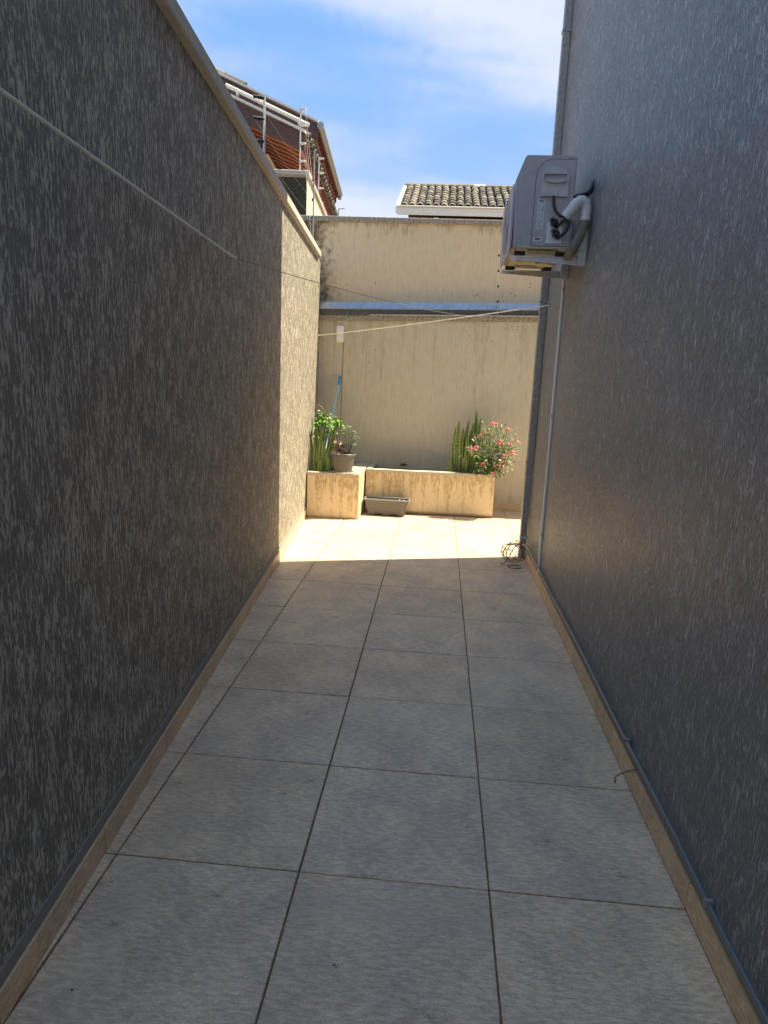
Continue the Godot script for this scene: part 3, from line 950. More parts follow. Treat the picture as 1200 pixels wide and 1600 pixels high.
func build_air_conditioner() -> void:
	var at := Vector3(0.92, 2.318, -2.92)
	var a := thing("air_conditioner", "boxy grey air conditioner outdoor unit on brackets high on the house wall", "air conditioner", at)
	var o := -at
	var body := xy_slab([0.80, 2.872, 1.080, 2.872, 1.092, 2.86, 1.092, 2.35, 0.770, 2.35, 0.752, 2.362, 0.742, 2.735, 0.748, 2.752, 0.788, 2.86], -3.29, -2.56)
	slab(body, poly([0.804, 2.866, 1.076, 2.866, 1.086, 2.856, 1.086, 2.356, 0.774, 2.356, 0.758, 2.366, 0.748, 2.735, 0.754, 2.75, 0.793, 2.855]), Vector3(0, 0, -2.5605), Vector3.RIGHT, Vector3.UP, Vector3.BACK, 0.0105)
	part(a, "casing", body, "ac_grey", o)
	part(a, "side_cover", xy_slab([0.857, 2.362, 0.857, 2.73, 0.863, 2.775, 0.88, 2.812, 0.91, 2.836, 0.95, 2.846, 1.084, 2.848, 1.084, 2.362], -2.5502, -2.5415), "ac_grey", o)
	var seam := new_st()
	tube(seam, [Vector3(0.857, 2.362, -2.5425), Vector3(0.857, 2.73, -2.5425), Vector3(0.863, 2.775, -2.5425), Vector3(0.88, 2.812, -2.5425), Vector3(0.91, 2.836, -2.5425), Vector3(0.95, 2.846, -2.5425), Vector3(1.084, 2.848, -2.5425)], 0.0017, 6)
	part(a, "seam_shade", seam, "black_plastic", o)  # black strip stands in for the shade in the cover gap
	# carrying handle: a plate built round a scooped opening
	var hp := part(a, "handle_plate", xy_slab([0.887, 2.638, 1.049, 2.638, 1.047, 2.728, 0.889, 2.728], -2.5417, -2.526), "ac_pale", o)
	var hh := new_st()
	slab(hh, poly([0.889, 2.7285, 0.903, 2.7285, 0.9, 2.745, 0.903, 2.762, 1.033, 2.762, 1.036, 2.745, 1.033, 2.7285, 1.047, 2.7285, 1.041, 2.765, 1.02, 2.79, 0.985, 2.803, 0.945, 2.803, 0.912, 2.79, 0.894, 2.765]), Vector3(0, 0, -2.5417), Vector3.RIGHT, Vector3.UP, Vector3.BACK, 0.0157)
	part(hp, "handle_grip", hh, "ac_pale")
	hh = new_st()
	var arc := []
	for k in 9:
		var t := PI + PI * k / 8.0
		arc += [0.968 + 0.066 * cos(t), 2.7285 + 0.018 * sin(t)]
	slab(hh, poly(arc), Vector3(0, 0, -2.5262), Vector3.RIGHT, Vector3.UP, Vector3.BACK, 0.014)
	part(hp, "handle_lip", hh, "ac_pale")
	for x in [0.945, 0.99]:
		var sc := new_st()
		lathe(sc, [Vector2(0, 0.005), Vector2(0.004, 0.004), Vector2(0.0055, 0.0), Vector2(0.0055, -0.001)], Vector3(x, 2.653, -2.526), 10, Basis(Vector3.RIGHT, PI / 2))
		part(hp, "screw", sc, "zinc")
	var sc2 := new_st()
	lathe(sc2, [Vector2(0, 0.005), Vector2(0.005, 0.004), Vector2(0.0065, 0.0), Vector2(0.0065, -0.001)], Vector3(1.045, 2.858, -2.55), 10, Basis(Vector3.RIGHT, PI / 2))
	part(a, "screw", sc2, "zinc", o)
	sticker(a, 0.879, 2.455, 0.921, 2.622, -2.540, print_sheet(48, 192, 3, 0.75), o)
	sticker(a, 0.866, 2.386, 0.921, 2.408, -2.540, print_sheet(64, 24, 4, 0.9), o)
	# fan grille on the face towards the passage
	var gr := new_st()
	slab(gr, poly([-3.27, 2.35, -3.25, 2.335, -2.62, 2.335, -2.595, 2.35, -2.59, 2.68, -2.60, 2.71, -2.63, 2.726, -3.24, 2.726, -3.27, 2.71]), Vector3(0.7435, 0, 0), Vector3.BACK, Vector3.UP, Vector3.LEFT, 0.012)
	var grille := part(a, "front_grille", gr, "ac_grey", o)
	for k in 5:
		var ring := []
		for s in 25:
			ring.append(Vector3(0.727, 2.53 + (0.035 + 0.033 * k) * sin(TAU * s / 24), -2.9 + (0.035 + 0.033 * k) * cos(TAU * s / 24)))
		var rs := new_st()
		tube(rs, ring, 0.0035, 6)
		part(grille, "grille_ring", rs, "ac_grey")
	# service valves
	var vp := part(a, "valve_plate", xy_slab([0.942, 2.375, 1.035, 2.375, 1.035, 2.475, 1.0, 2.51, 0.955, 2.51, 0.942, 2.49], -2.5417, -2.537), "pale_metal", o)
	for v in [Vector3(0.985, 2.488, -2.52), Vector3(0.998, 2.425, -2.515)]:
		var vs := new_st()
		lathe(vs, [Vector2(0, -0.03), Vector2(0.016, -0.03), Vector2(0.016, -0.008), Vector2(0.023, -0.006), Vector2(0.023, 0.012), Vector2(0.014, 0.016), Vector2(0.014, 0.034), Vector2(0, 0.034)], v, 12, Basis(Vector3.BACK, 0.9) * Basis(Vector3.RIGHT, 0.5))
		part(vp, "valve", vs, "black_plastic")
		vs = new_st()
		tube(vs, curve([v, v + Vector3(0.02, -0.012, 0.012), v + Vector3(0.05, 0.01, 0.012), Vector3(1.07, 2.49, -2.5)], 5), 0.0095, 8)
		part(vp, "valve_pipe", vs, "black_plastic")
	var st := new_st()
	tube(st, curve([Vector3(0.966, 2.64, -2.528), Vector3(0.968, 2.6, -2.515), Vector3(0.985, 2.55, -2.505), Vector3(1.02, 2.52, -2.495), Vector3(1.06, 2.535, -2.49)], 6), 0.0085, 8)
	part(a, "power_cable", st, "black_plastic", o)
	# lagged pipes to the wall
	st = new_st()
	tube(st, curve([Vector3(1.04, 2.512, -2.495), Vector3(1.075, 2.562, -2.49), Vector3(1.105, 2.6, -2.49), Vector3(1.138, 2.605, -2.495), Vector3(1.158, 2.57, -2.5), Vector3(1.158, 2.5, -2.5)], 8), 0.031, 14, wrinkled(41, 0.0305, 0.0034))
	var wr := part(a, "pipe_lagging", st, "wrap_white", o)
	for k in 6:
		st = new_st()
		var t := k / 5.0
		var c := Vector3(1.05, 2.526, -2.4935).lerp(Vector3(1.1, 2.595, -2.49), t)
		var d := Vector3(0.5, 0.68, 0.0).normalized()
		tube(st, [c - d * 0.007, c - d * 0.004, c + d * 0.004, c + d * 0.007], 0.032, 14, [0.0312, 0.0332, 0.0332, 0.0312])
		part(wr, "tape_turn", st, "wrap_white")
	st = new_st()
	tube(st, curve([Vector3(1.158, 2.505, -2.5), Vector3(1.15, 2.45, -2.5), Vector3(1.125, 2.39, -2.505), Vector3(1.1, 2.335, -2.52), Vector3(1.095, 2.325, -2.6)], 8), 0.029, 12, wrinkled(33, 0.0285, 0.0025))
	part(a, "drain_hose", st, "hose_brown", o)
	st = new_st()
	tube(st, curve([Vector3(1.09, 2.635, -2.57), Vector3(1.11, 2.64, -2.53), Vector3(1.15, 2.65, -2.53), Vector3(1.185, 2.68, -2.56), Vector3(1.205, 2.73, -2.6), Vector3(1.22, 2.74, -2.62)], 6), 0.016, 10)
	part(a, "wall_pipe", st, "black_plastic", o)
	st = new_st()
	disc(st, Vector3(1.2035, 2.725, -2.6), 0.03, Vector3.LEFT, 16)
	tube(st, [Vector3(1.2034, 2.725, -2.6), Vector3(1.206, 2.725, -2.6)], 0.03, 16)
	part(a, "wall_sleeve", st, "black_plastic", o)
	# base rails, rubber feet and the scraps of foam packed under the unit
	for x in [0.8, 1.05]:
		st = new_st()
		box(st, Vector3(x, 2.343, -2.92), Vector3(0.05, 0.014, 0.74), 0.003)
		part(a, "base_rail", st, "foam", o)
	st = new_st()
	box(st, Vector3(0.93, 2.351, -2.553), Vector3(0.3, 0.012, 0.02), 0.003)
	part(a, "base_edge", st, "foam", o)
	for z in [-2.615, -3.2]:
		for x in [0.8, 1.05]:
			st = new_st()
			box(st, Vector3(x, 2.327, z), Vector3(0.07, 0.022, 0.045), 0.006)
			part(a, "rubber_foot", st, "black_plastic", o)
	for f in [[0.93, -2.6, 0.17, 0.02, 0.05], [0.88, -2.95, 0.13, 0.026, 0.16], [1.0, -3.02, 0.12, 0.022, 0.13], [0.93, -3.17, 0.2, 0.018, 0.06], [0.79, -2.57, 0.035, 0.05, 0.02]]:
		st = new_st()
		box(st, Vector3(f[0], 2.334 if f[3] < 0.04 else 2.362, f[1]), Vector3(f[2], f[3], f[4]), 0.006, Basis(Vector3.UP, f[0] * 7.0 if f[2] < 0.15 else 0.05))
		part(a, "foam_block", st, "foam", o)
	for z in [-2.62, -3.2]:
		var near: bool = z > -3.0
		var br := thing("wall_bracket", "folded metal bracket under the air conditioner, the %s one" % ("nearer" if near else "farther"), "bracket", Vector3(1.195, 2.265, z), "brackets under the air conditioner")
		st = xy_slab([0.742, 2.290, 1.150, 2.266, 1.150, 2.315, 0.742, 2.306], z - 0.002, z + 0.002)
		slab(st, poly([0.742, -0.036, 1.15, -0.036, 1.15, 0.0, 0.742, 0.0]), Vector3(0, 2.3155, z), Vector3.RIGHT, Vector3.BACK, Vector3.DOWN, 0.004)
		part(br, "arm", st, "pale_metal", -br.position)
		st = xy_slab([1.1505, 2.266, 1.2, 2.266, 1.2, 2.65, 1.188, 2.65], z - 0.002, z + 0.0025)
		box(st, Vector3(1.2025, 2.458, z - 0.016), Vector3(0.004, 0.384, 0.036))
		part(br, "upright", st, "pale_metal", -br.position)

func build_wall_runs() -> void:
	# square downpipe just off the corner
	var at := Vector3(1.17, 0.0, CORNER + 0.03)
	var d := thing("downpipe", "square grey metal downpipe running up the corner of the house", "pipe", at)
	var st := new_st()
	box(st, Vector3(0, 3.81, 0), Vector3(0.056, 5.9, 0.056), 0.004)
	part(d, "upper_pipe", st, "zinc_dull")
	st = new_st()
	box(st, Vector3(-0.002, 0.455, 0), Vector3(0.058, 0.8, 0.057), 0.004)
	part(d, "lower_pipe", st, "zinc_dull")
	st = new_st()
	box(st, Vector3(-0.001, 0.862, 0), Vector3(0.066, 0.03, 0.066), 0.004)
	part(d, "collar", st, "zinc_dull")
	for y in [0.19, 2.2, 4.2, 6.2]:
		st = new_st()
		box(st, Vector3(0.006, y, 0.0), Vector3(0.08, 0.022, 0.066), 0.003)
		part(d, "wall_clip", st, "pvc" if y < 1.0 else "zinc_dull")
	st = new_st()
	box(st, Vector3(-0.002, 0.03, 0), Vector3(0.062, 0.055, 0.062), 0.006)
	part(d, "shoe", st, "zinc_dull")
	# conduit
	var c := thing("conduit", "thin pale conduit dropping from the air conditioner to the skirting", "pipe", Vector3(1.197, 0.11, -3.25))
	st = new_st()
	tube(st, [Vector3(0, 0, 0), Vector3(0, 2.25, -0.05)], 0.011, 10)
	part(c, "pipe", st, "box_white")
	for y in [0.3, 1.2, 2.1]:
		st = new_st()
		box(st, Vector3(0.0, y, -0.0214 * y), Vector3(0.026, 0.018, 0.032), 0.003)
		part(c, "saddle_clip", st, "pvc")
	# cable clipped above the skirting
	st = new_st()
	var run := [Vector3(1.15, 0.17, -3.9), Vector3(1.175, 0.176, -3.75), Vector3(1.185, 0.16, -3.5), Vector3(1.187, 0.151, -3.05), Vector3(1.187, 0.147, -2.7), Vector3(1.187, 0.15, -2.42), Vector3(1.187, 0.158, -1.9), Vector3(1.188, 0.157, -1.4), Vector3(1.188, 0.152, -0.81), Vector3(1.188, 0.157, -0.2), Vector3(1.188, 0.147, 0.18), Vector3(1.188, 0.148, 0.55), Vector3(1.188, 0.155, 1.2), Vector3(1.188, 0.15, 2.6), Vector3(1.188, 0.15, 4.2)]
	var cb := thing("wall_cable", "glossy dark grey cable clipped along the house wall just above the skirting", "cable", Vector3(1.188, 0.15, -1.0))
	tube(st, curve(run, 5), 0.0085, 10)
	part(cb, "cable", st, "cable_grey", -cb.position)
	for p in [Vector3(1.19, 0.154, -1.63), Vector3(1.19, 0.1535, -0.7), Vector3(1.19, 0.148, 0.145), Vector3(1.19, 0.155, 1.2)]:
		st = new_st()
		box(st, p, Vector3(0.028, 0.03, 0.012), 0.004)
		part(cb, "cable_clip", st, "zinc_dull", -cb.position)
	# tangled spare wire on the floor
	var w := thing("wire_coil", "loose coil of grey and brown wire in the corner below the downpipe", "wire", Vector3(1.09, 0, -3.86))
	var r := RandomNumberGenerator.new()
	r.seed = 77
	for k in 9:
		st = new_st()
		var pts := []
		var rad := r.randf_range(0.06, 0.095)
		var cen := Vector3(r.randf_range(-0.06, 0.02), rad + 0.004 + r.randf_range(0.0, 0.025), r.randf_range(-0.03, 0.03))
		var b := Basis(Vector3.UP, r.randf_range(-0.9, 0.9)) * Basis(Vector3.RIGHT, r.randf_range(-0.6, 0.6))
		for s in 20:
			var t := TAU * s / 18.0
			var q: Vector3 = cen + b * Vector3(cos(t) * rad, sin(t) * rad * 0.98, s * 0.0012)
			q.y = maxf(q.y, 0.004)
			pts.append(q)
		tube(st, pts, 0.0028, 6)
		part(w, "loop", st, ["wire_grey", "wire_brown", "wire_tan", "pvc"][k % 4])
	st = new_st()
	var fl := []
	for s in 15:
		var t := 0.6 + TAU * s / 18.0
		fl.append(Vector3(-0.015 + cos(t) * 0.06, 0.0045, 0.12 + sin(t) * 0.05))
	tube(st, fl, 0.004, 6)
	part(w, "loop", st, "wire_grey")
	st = new_st()
	tube(st, curve([Vector3(0.06, 0.17, -0.04), Vector3(0.03, 0.18, 0.0), Vector3(-0.02, 0.15, 0.03), Vector3(-0.06, 0.08, 0.06), Vector3(-0.1, 0.012, 0.05), Vector3(-0.13, 0.006, 0.05)], 6), 0.0045, 6)
	part(w, "loose_end", st, "cable_grey")
	# short stub out of the skirting joint
	st = new_st()
	tube(st, curve([Vector3(1.2, 0.098, -0.59), Vector3(1.185, 0.093, -0.592), Vector3(1.165, 0.08, -0.6), Vector3(1.15, 0.055, -0.62), Vector3(1.143, 0.03, -0.64), Vector3(1.143, 0.012, -0.645)], 5), 0.0028, 6, [])
	lathe(st, [Vector2(0, -0.009), Vector2(0.004, -0.008), Vector2(0.0045, 0.0), Vector2(0, 0.006)], Vector3(1.143, 0.0105, -0.645), 8)
	single("cable_stub", "short bent wire end poking out above the house skirting", "wire", st, "wire_grey")

# ---------------------------------------------------------------- lines
func build_lines() -> void:
	var st := new_st()
	var hook := Vector3(wall_x(-1.79) + 0.022, 2.12, -1.79)
	var l := thing("clothes_line", "thick white clothes line stretched along the boundary wall to a hook", "rope", hook)
	var near := Vector3(wall_x(2.6) + 0.05, 2.1, 2.6)
	tube(st, sagging(hook + Vector3(0.0, 0, 0.01), near, 0.012, 20), 0.005, 8)
	part(l, "rope", st, "rope", -hook)
	st = new_st()
	var ring := []
	for s in 15:
		ring.append(hook + Vector3(0.004, 0, 0) + Vector3(0, sin(TAU * s / 14.0) * 0.011, cos(TAU * s / 14.0) * 0.011))
	tube(st, ring, 0.0028, 6)
	tube(st, [hook + Vector3(-0.005, 0, -0.011), hook + Vector3(-0.034, 0, -0.011)], 0.003, 6)
	part(l, "hook", st, "zinc", -hook)
	st = new_st()
	lathe(st, [Vector2(0, -0.009), Vector2(0.007, -0.006), Vector2(0.009, 0.0), Vector2(0.007, 0.006), Vector2(0, 0.009)], hook + Vector3(0.002, -0.001, 0.014), 10)
	part(l, "knot", st, "rope", -hook)
	var far := Vector3(0.874, 2.228, -6.21)
	st = new_st()
	tube(st, sagging(hook, far, 0.05, 18), 0.0022, 6)
	single("thin_line", "thin dark line crossing from the boundary wall hook to the rear wall ledge", "wire", st, "wire_grey")
	st = new_st()
	tube(st, curve([far + Vector3(-0.02, 0.015, 0.01), far + Vector3(0.0, -0.012, 0.012), far + Vector3(0.02, 0.0, 0.012), far + Vector3(0.012, 0.02, 0.0), far + Vector3(0.012, 0.02, -0.02)], 5), 0.0035, 6)
	single("wall_hook", "small metal hook on the rear wall ledge below the thin upright wire", "hook", st, "zinc_dull")
	# across the yard
	var a := Vector3(wall_x(-5.97) + 0.012, 1.955, -5.97)
	var b := Vector3(1.18, 2.15, -3.83)
	var c := thing("cross_line", "taut white clothes line crossing the yard end from wall to wall", "rope", a)
	st = new_st()
	tube(st, sagging(a, b, 0.01, 16), 0.0036, 8)
	tube(st, [a, Vector3(-0.845, 2.0, -6.19)], 0.003, 6)
	part(c, "rope", st, "rope", -a)
	for e in [[a, Vector3.LEFT], [b, Vector3.RIGHT]]:
		st = new_st()
		ring = []
		for s in 15:
			ring.append(e[0] + Vector3(0, sin(TAU * s / 14.0) * 0.012, cos(TAU * s / 14.0) * 0.012))
		tube(st, ring, 0.0028, 6)
		tube(st, [e[0] + e[1] * 0.002 + Vector3(0, 0.012, 0), e[0] + e[1] * 0.035 + Vector3(0, 0.012, 0)], 0.003, 6)
		part(c, "hook", st, "zinc", -a)
	# white line box with the wire that drops from it
	var bx := thing("line_box", "small white plastic clothes line box fixed to the rear wall", "box", Vector3(-0.843, 1.9, BACK - 0.01))
	st = new_st()
	slab(st, poly([-0.035, 0.0, 0.03, 0.0, 0.04, 0.012, 0.042, 0.172, 0.03, 0.187, -0.03, 0.187, -0.042, 0.172, -0.042, 0.035]), Vector3(0, 0, 0.0005), Vector3.RIGHT, Vector3.UP, Vector3.BACK, 0.05)
	part(bx, "case", st, "box_white")
	st = new_st()
	box(st, Vector3(-0.008, 0.095, 0.055), Vector3(0.05, 0.15, 0.012), 0.005)
	part(bx, "cover", st, "box_white")
	for y in [0.15, 0.04]:
		st = new_st()
		box(st, Vector3(-0.008, y, 0.062), Vector3(0.045, 0.022, 0.006), 0.002)
		part(bx, "cover_rib", st, "box_white")
	for y in [0.105, 0.13]:
		st = new_st()
		tube(st, curve([Vector3(0.04, y, 0.03), Vector3(0.055, y + 0.004, 0.03), Vector3(0.062, y, 0.03)], 4), 0.004, 6)
		part(bx, "side_hook", st, "zinc")
	st = new_st()
	tube(st, [Vector3(-0.806, 1.902, BACK - 0.006), Vector3(-0.81, 1.2, BACK - 0.006), Vector3(-0.818, 0.5, BACK - 0.006)], 0.0022, 6)
	single("drop_wire", "thin rusty wire hanging straight down from the white line box", "wire", st, "wire_brown")

# ---------------------------------------------------------------- planters and plants
func planter_face(st: SurfaceTool, a: Vector3, b: Vector3, h: float, out: Vector3, u0: float, u1: float) -> void:
	quad(st, a, b, b + Vector3(0, h, 0), a + Vector3(0, h, 0), out, [Vector2(u0, 1), Vector2(u1, 1), Vector2(u1, 0), Vector2(u0, 0)])

func rim(p: Node, a: Vector3, b: Vector3, wide: float, y: float, seed_: int) -> void:
	# weathered top edge, slightly uneven
	var r := RandomNumberGenerator.new()
	r.seed = seed_
	var st := new_st()
	var d := (b - a).normalized()
	var s := Vector3(-d.z, 0, d.x) * wide * 0.5
	var n := 9
	var l := []
	for i in n + 1:
		var c := a.lerp(b, float(i) / n)
		var j := r.randf_range(-0.004, 0.003)
		var k := r.randf_range(-0.004, 0.003)
		l.append([c - s * (1.0 + k), c + s * (1.0 + j), y + r.randf_range(-0.004, 0.003), y + r.randf_range(-0.004, 0.003)])
	for i in n:
		var p0 = l[i]
		var p1 = l[i + 1]
		var lo := y - 0.03
		var v := func(q: Vector3, yy: float) -> Vector3: return Vector3(q.x, yy, q.z)
		quad(st, v.call(p0[0], p0[2]), v.call(p1[0], p1[2]), v.call(p1[1], p1[3]), v.call(p0[1], p0[3]), Vector3.UP)
		quad(st, v.call(p0[0], p0[2]), v.call(p1[0], p1[2]), v.call(p1[0], lo), v.call(p0[0], lo), -s)
		quad(st, v.call(p0[1], p0[3]), v.call(p1[1], p1[3]), v.call(p1[1], lo), v.call(p0[1], lo), s)
	for q in [[l[0], -d], [l[n], d]]:
		var e = q[0]
		quad(st, Vector3(e[0].x, e[2], e[0].z), Vector3(e[1].x, e[3], e[1].z), Vector3(e[1].x, y - 0.03, e[1].z), Vector3(e[0].x, y - 0.03, e[0].z), q[1])
	part(p, "rim", st, "rim")

func soil(p: Node, c: Array, y: float) -> void:
	var st := new_st()
	plan_box(st, c, y - 0.05, y)
	part(p, "soil", st, "soil")

func build_planters() -> void:
	# short box at the boundary wall
	var h := 0.497
	var p := thing("box_planter", "short rendered masonry planter with drip stains against the boundary wall", "planter", Vector3(-0.74, 0, -5.5))
	var o := -p.position
	var xl := wall_x(-5.25) + 0.004
	var xr := -0.452
	var z := -5.24
	var st := new_st()
	planter_face(st, Vector3(xl, 0, z), Vector3(xr, 0, z - 0.015), h - 0.03, Vector3.BACK, 0.0, 0.36)
	planter_face(st, Vector3(xr, 0, z - 0.015), Vector3(xr + 0.025, 0, BACK - 0.01), h - 0.03, Vector3.RIGHT, 0.36, 0.9)
	part(p, "face", st, "render", o)
	st = new_st()
	plan_box(st, [Vector3(xl, 0, z - 0.003), Vector3(xr - 0.003, 0, z - 0.018), Vector3(xr + 0.02, 0, BACK - 0.008), Vector3(wall_x(BACK) - 0.005, 0, BACK - 0.008)], 0.002, h - 0.08)
	part(p, "core", st, "soil", o)
	var r1 := part(p, "rim_bed", new_rim_bed(xl, xr, z, h), "rim", o)
	r1.name = "rim_slab"
	# long low planter
	var q := thing("long_planter", "long low cream masonry planter with rust brown drip stains along the rear wall", "planter", Vector3(0.31, 0, -5.95))
	var o2 := -q.position
	var a := Vector3(-0.424, 0, -5.70)
	var b := Vector3(1.03, 0, -5.735)
	st = new_st()
	planter_face(st, a, b, h - 0.03, Vector3.BACK, 0.0, 0.93)
	planter_face(st, b, Vector3(b.x + 0.012, 0, BACK - 0.01), h - 0.03, Vector3.RIGHT, 0.7, 1.0)
	planter_face(st, a, Vector3(a.x + 0.005, 0, BACK - 0.01), h - 0.03, Vector3.LEFT, 0.7, 1.0)
	part(q, "face", st, "render_long", o2)
	st = new_st()
	plan_box(st, [a + Vector3(0.004, 0, -0.004), b + Vector3(-0.004, 0, -0.004), Vector3(b.x + 0.006, 0, BACK - 0.008), Vector3(a.x + 0.01, 0, BACK - 0.008)], 0.002, h - 0.05)
	part(q, "soil", st, "soil", o2)
	for e in [[a + Vector3(0, 0, -0.045), b + Vector3(0, 0, -0.045), 0.09], [b + Vector3(-0.04, 0, -0.092), Vector3(b.x - 0.028, 0, BACK - 0.005), 0.08], [a + Vector3(0.03, 0, -0.092), Vector3(a.x + 0.03, 0, BACK - 0.005), 0.06]]:
		rim(q, e[0] + o2, e[1] + o2, e[2], h, int(e[2] * 1000))

func new_rim_bed(xl: float, xr: float, z: float, h: float) -> SurfaceTool:
	# a mortar top on the near half, an open bed of soil behind the plants
	var st := new_st()
	var lo := h - 0.03
	plan_box(st, [Vector3(xl, 0, z), Vector3(xr, 0, z - 0.015), Vector3(xr + 0.004, 0, z - 0.12), Vector3(xl - 0.008, 0, z - 0.1)], lo, h - 0.002)
	plan_box(st, [Vector3(xr - 0.33, 0, z - 0.1195), Vector3(xr + 0.004, 0, z - 0.12), Vector3(xr + 0.022, 0, BACK - 0.005), Vector3(xr - 0.1, 0, BACK - 0.005)], lo, h + 0.002)
	return st

func blade(base: Vector3, tip: Vector3, wide: float, bend: Vector3, face: float) -> SurfaceTool:
	var st := new_st()
	var seg := 9
	var rows := []
	for i in seg + 1:
		var t := float(i) / seg
		var c := base.lerp(tip, t) + bend * sin(PI * t)
		var w := wide * 0.5 * (0.55 + 0.45 * smooth(0.0, 0.3, t)) * (1.0 - pow(t, 4.0)) + 0.0008
		var s := Vector3(cos(face + t * 0.5), 0, sin(face + t * 0.5))
		var f := Vector3(-s.z, 0, s.x)
		rows.append([c - s * w + f * w * 0.35, c, c + s * w + f * w * 0.35, s, f, t])
	for i in seg:
		var a = rows[i]
		var b = rows[i + 1]
		for k in 2:
			var n0: Vector3 = (a[4] + a[3] * (0.5 if k == 0 else -0.5)).normalized()
			var pts := [a[k], a[k + 1], b[k + 1], b[k]]
			var uv := [Vector2(k * 0.5, a[5]), Vector2(k * 0.5 + 0.5, a[5]), Vector2(k * 0.5 + 0.5, b[5]), Vector2(k * 0.5, b[5])]
			for q in [0, 2, 1, 0, 3, 2]:
				vert(st, pts[q], n0, uv[q])
			for q in [0, 1, 2, 0, 2, 3]:
				vert(st, pts[q] - n0 * 0.003, -n0, uv[q])
	return st

func snake_plant(label: String, at: Vector3, leaves: Array) -> void:
	var p := thing("snake_plant", label, "plant", at, "snake plants in the planters")
	for l in leaves:
		# l: base x, base z, tip x, tip y, tip z, width, face
		var b := Vector3(l[0], 0.46, l[1]) - Vector3(at.x, at.y, at.z)
		var t := Vector3(l[2], l[3], l[4]) - Vector3(at.x, at.y, at.z)
		part(p, "leaf", blade(b, t, l[5] * 1.15, Vector3(rng.randf_range(-0.015, 0.015), 0, rng.randf_range(-0.015, 0.01)), l[6]), "blade")

func leaf(st: SurfaceTool, at: Vector3, dir: Vector3, length: float, wide: float, droop: float) -> void:
	# a pointed leaf of four faces folded on its rib
	var d := dir.normalized()
	var s := d.cross(Vector3.UP)
	if s.length() < 0.05:
		s = Vector3.RIGHT
	s = s.normalized().rotated(d, rng.randf_range(-0.6, 0.6))
	var n := s.cross(d)
	var m := at + d * length * 0.45 + n * length * 0.06
	var e := at + d * length - Vector3(0, droop * length, 0)
	for k in [-1.0, 1.0]:
		var w: Vector3 = m + s * wide * 0.5 * k + n * wide * 0.16
		tri(st, at, w, m, n)
		tri(st, m, w, e, n)

func flower_head(r: float, seed_: int) -> ArrayMesh:
	var st := new_st()
	var g := RandomNumberGenerator.new()
	g.seed = seed_
	for k in 26:
		var d := Vector3(g.randf_range(-1, 1), g.randf_range(-0.35, 1), g.randf_range(-1, 1)).normalized()
		var u := d.cross(Vector3(g.randf(), g.randf(), g.randf())).normalized()
		var w := d.cross(u)
		var c := d * r * g.randf_range(0.75, 1.0)
		var q := r * 0.36
		for t in 4:
			var e := (u * cos(TAU * t / 4.0) + w * sin(TAU * t / 4.0)) * q
			var f := (u * cos(TAU * (t + 0.5) / 4.0) + w * sin(TAU * (t + 0.5) / 4.0)) * q * 0.45
			var f2 := (u * cos(TAU * (t - 0.5) / 4.0) + w * sin(TAU * (t - 0.5) / 4.0)) * q * 0.45
			tri(st, c, c + f2, c + e + d * q * 0.25, d)
			tri(st, c, c + e + d * q * 0.25, c + f, d)
	return st.commit()

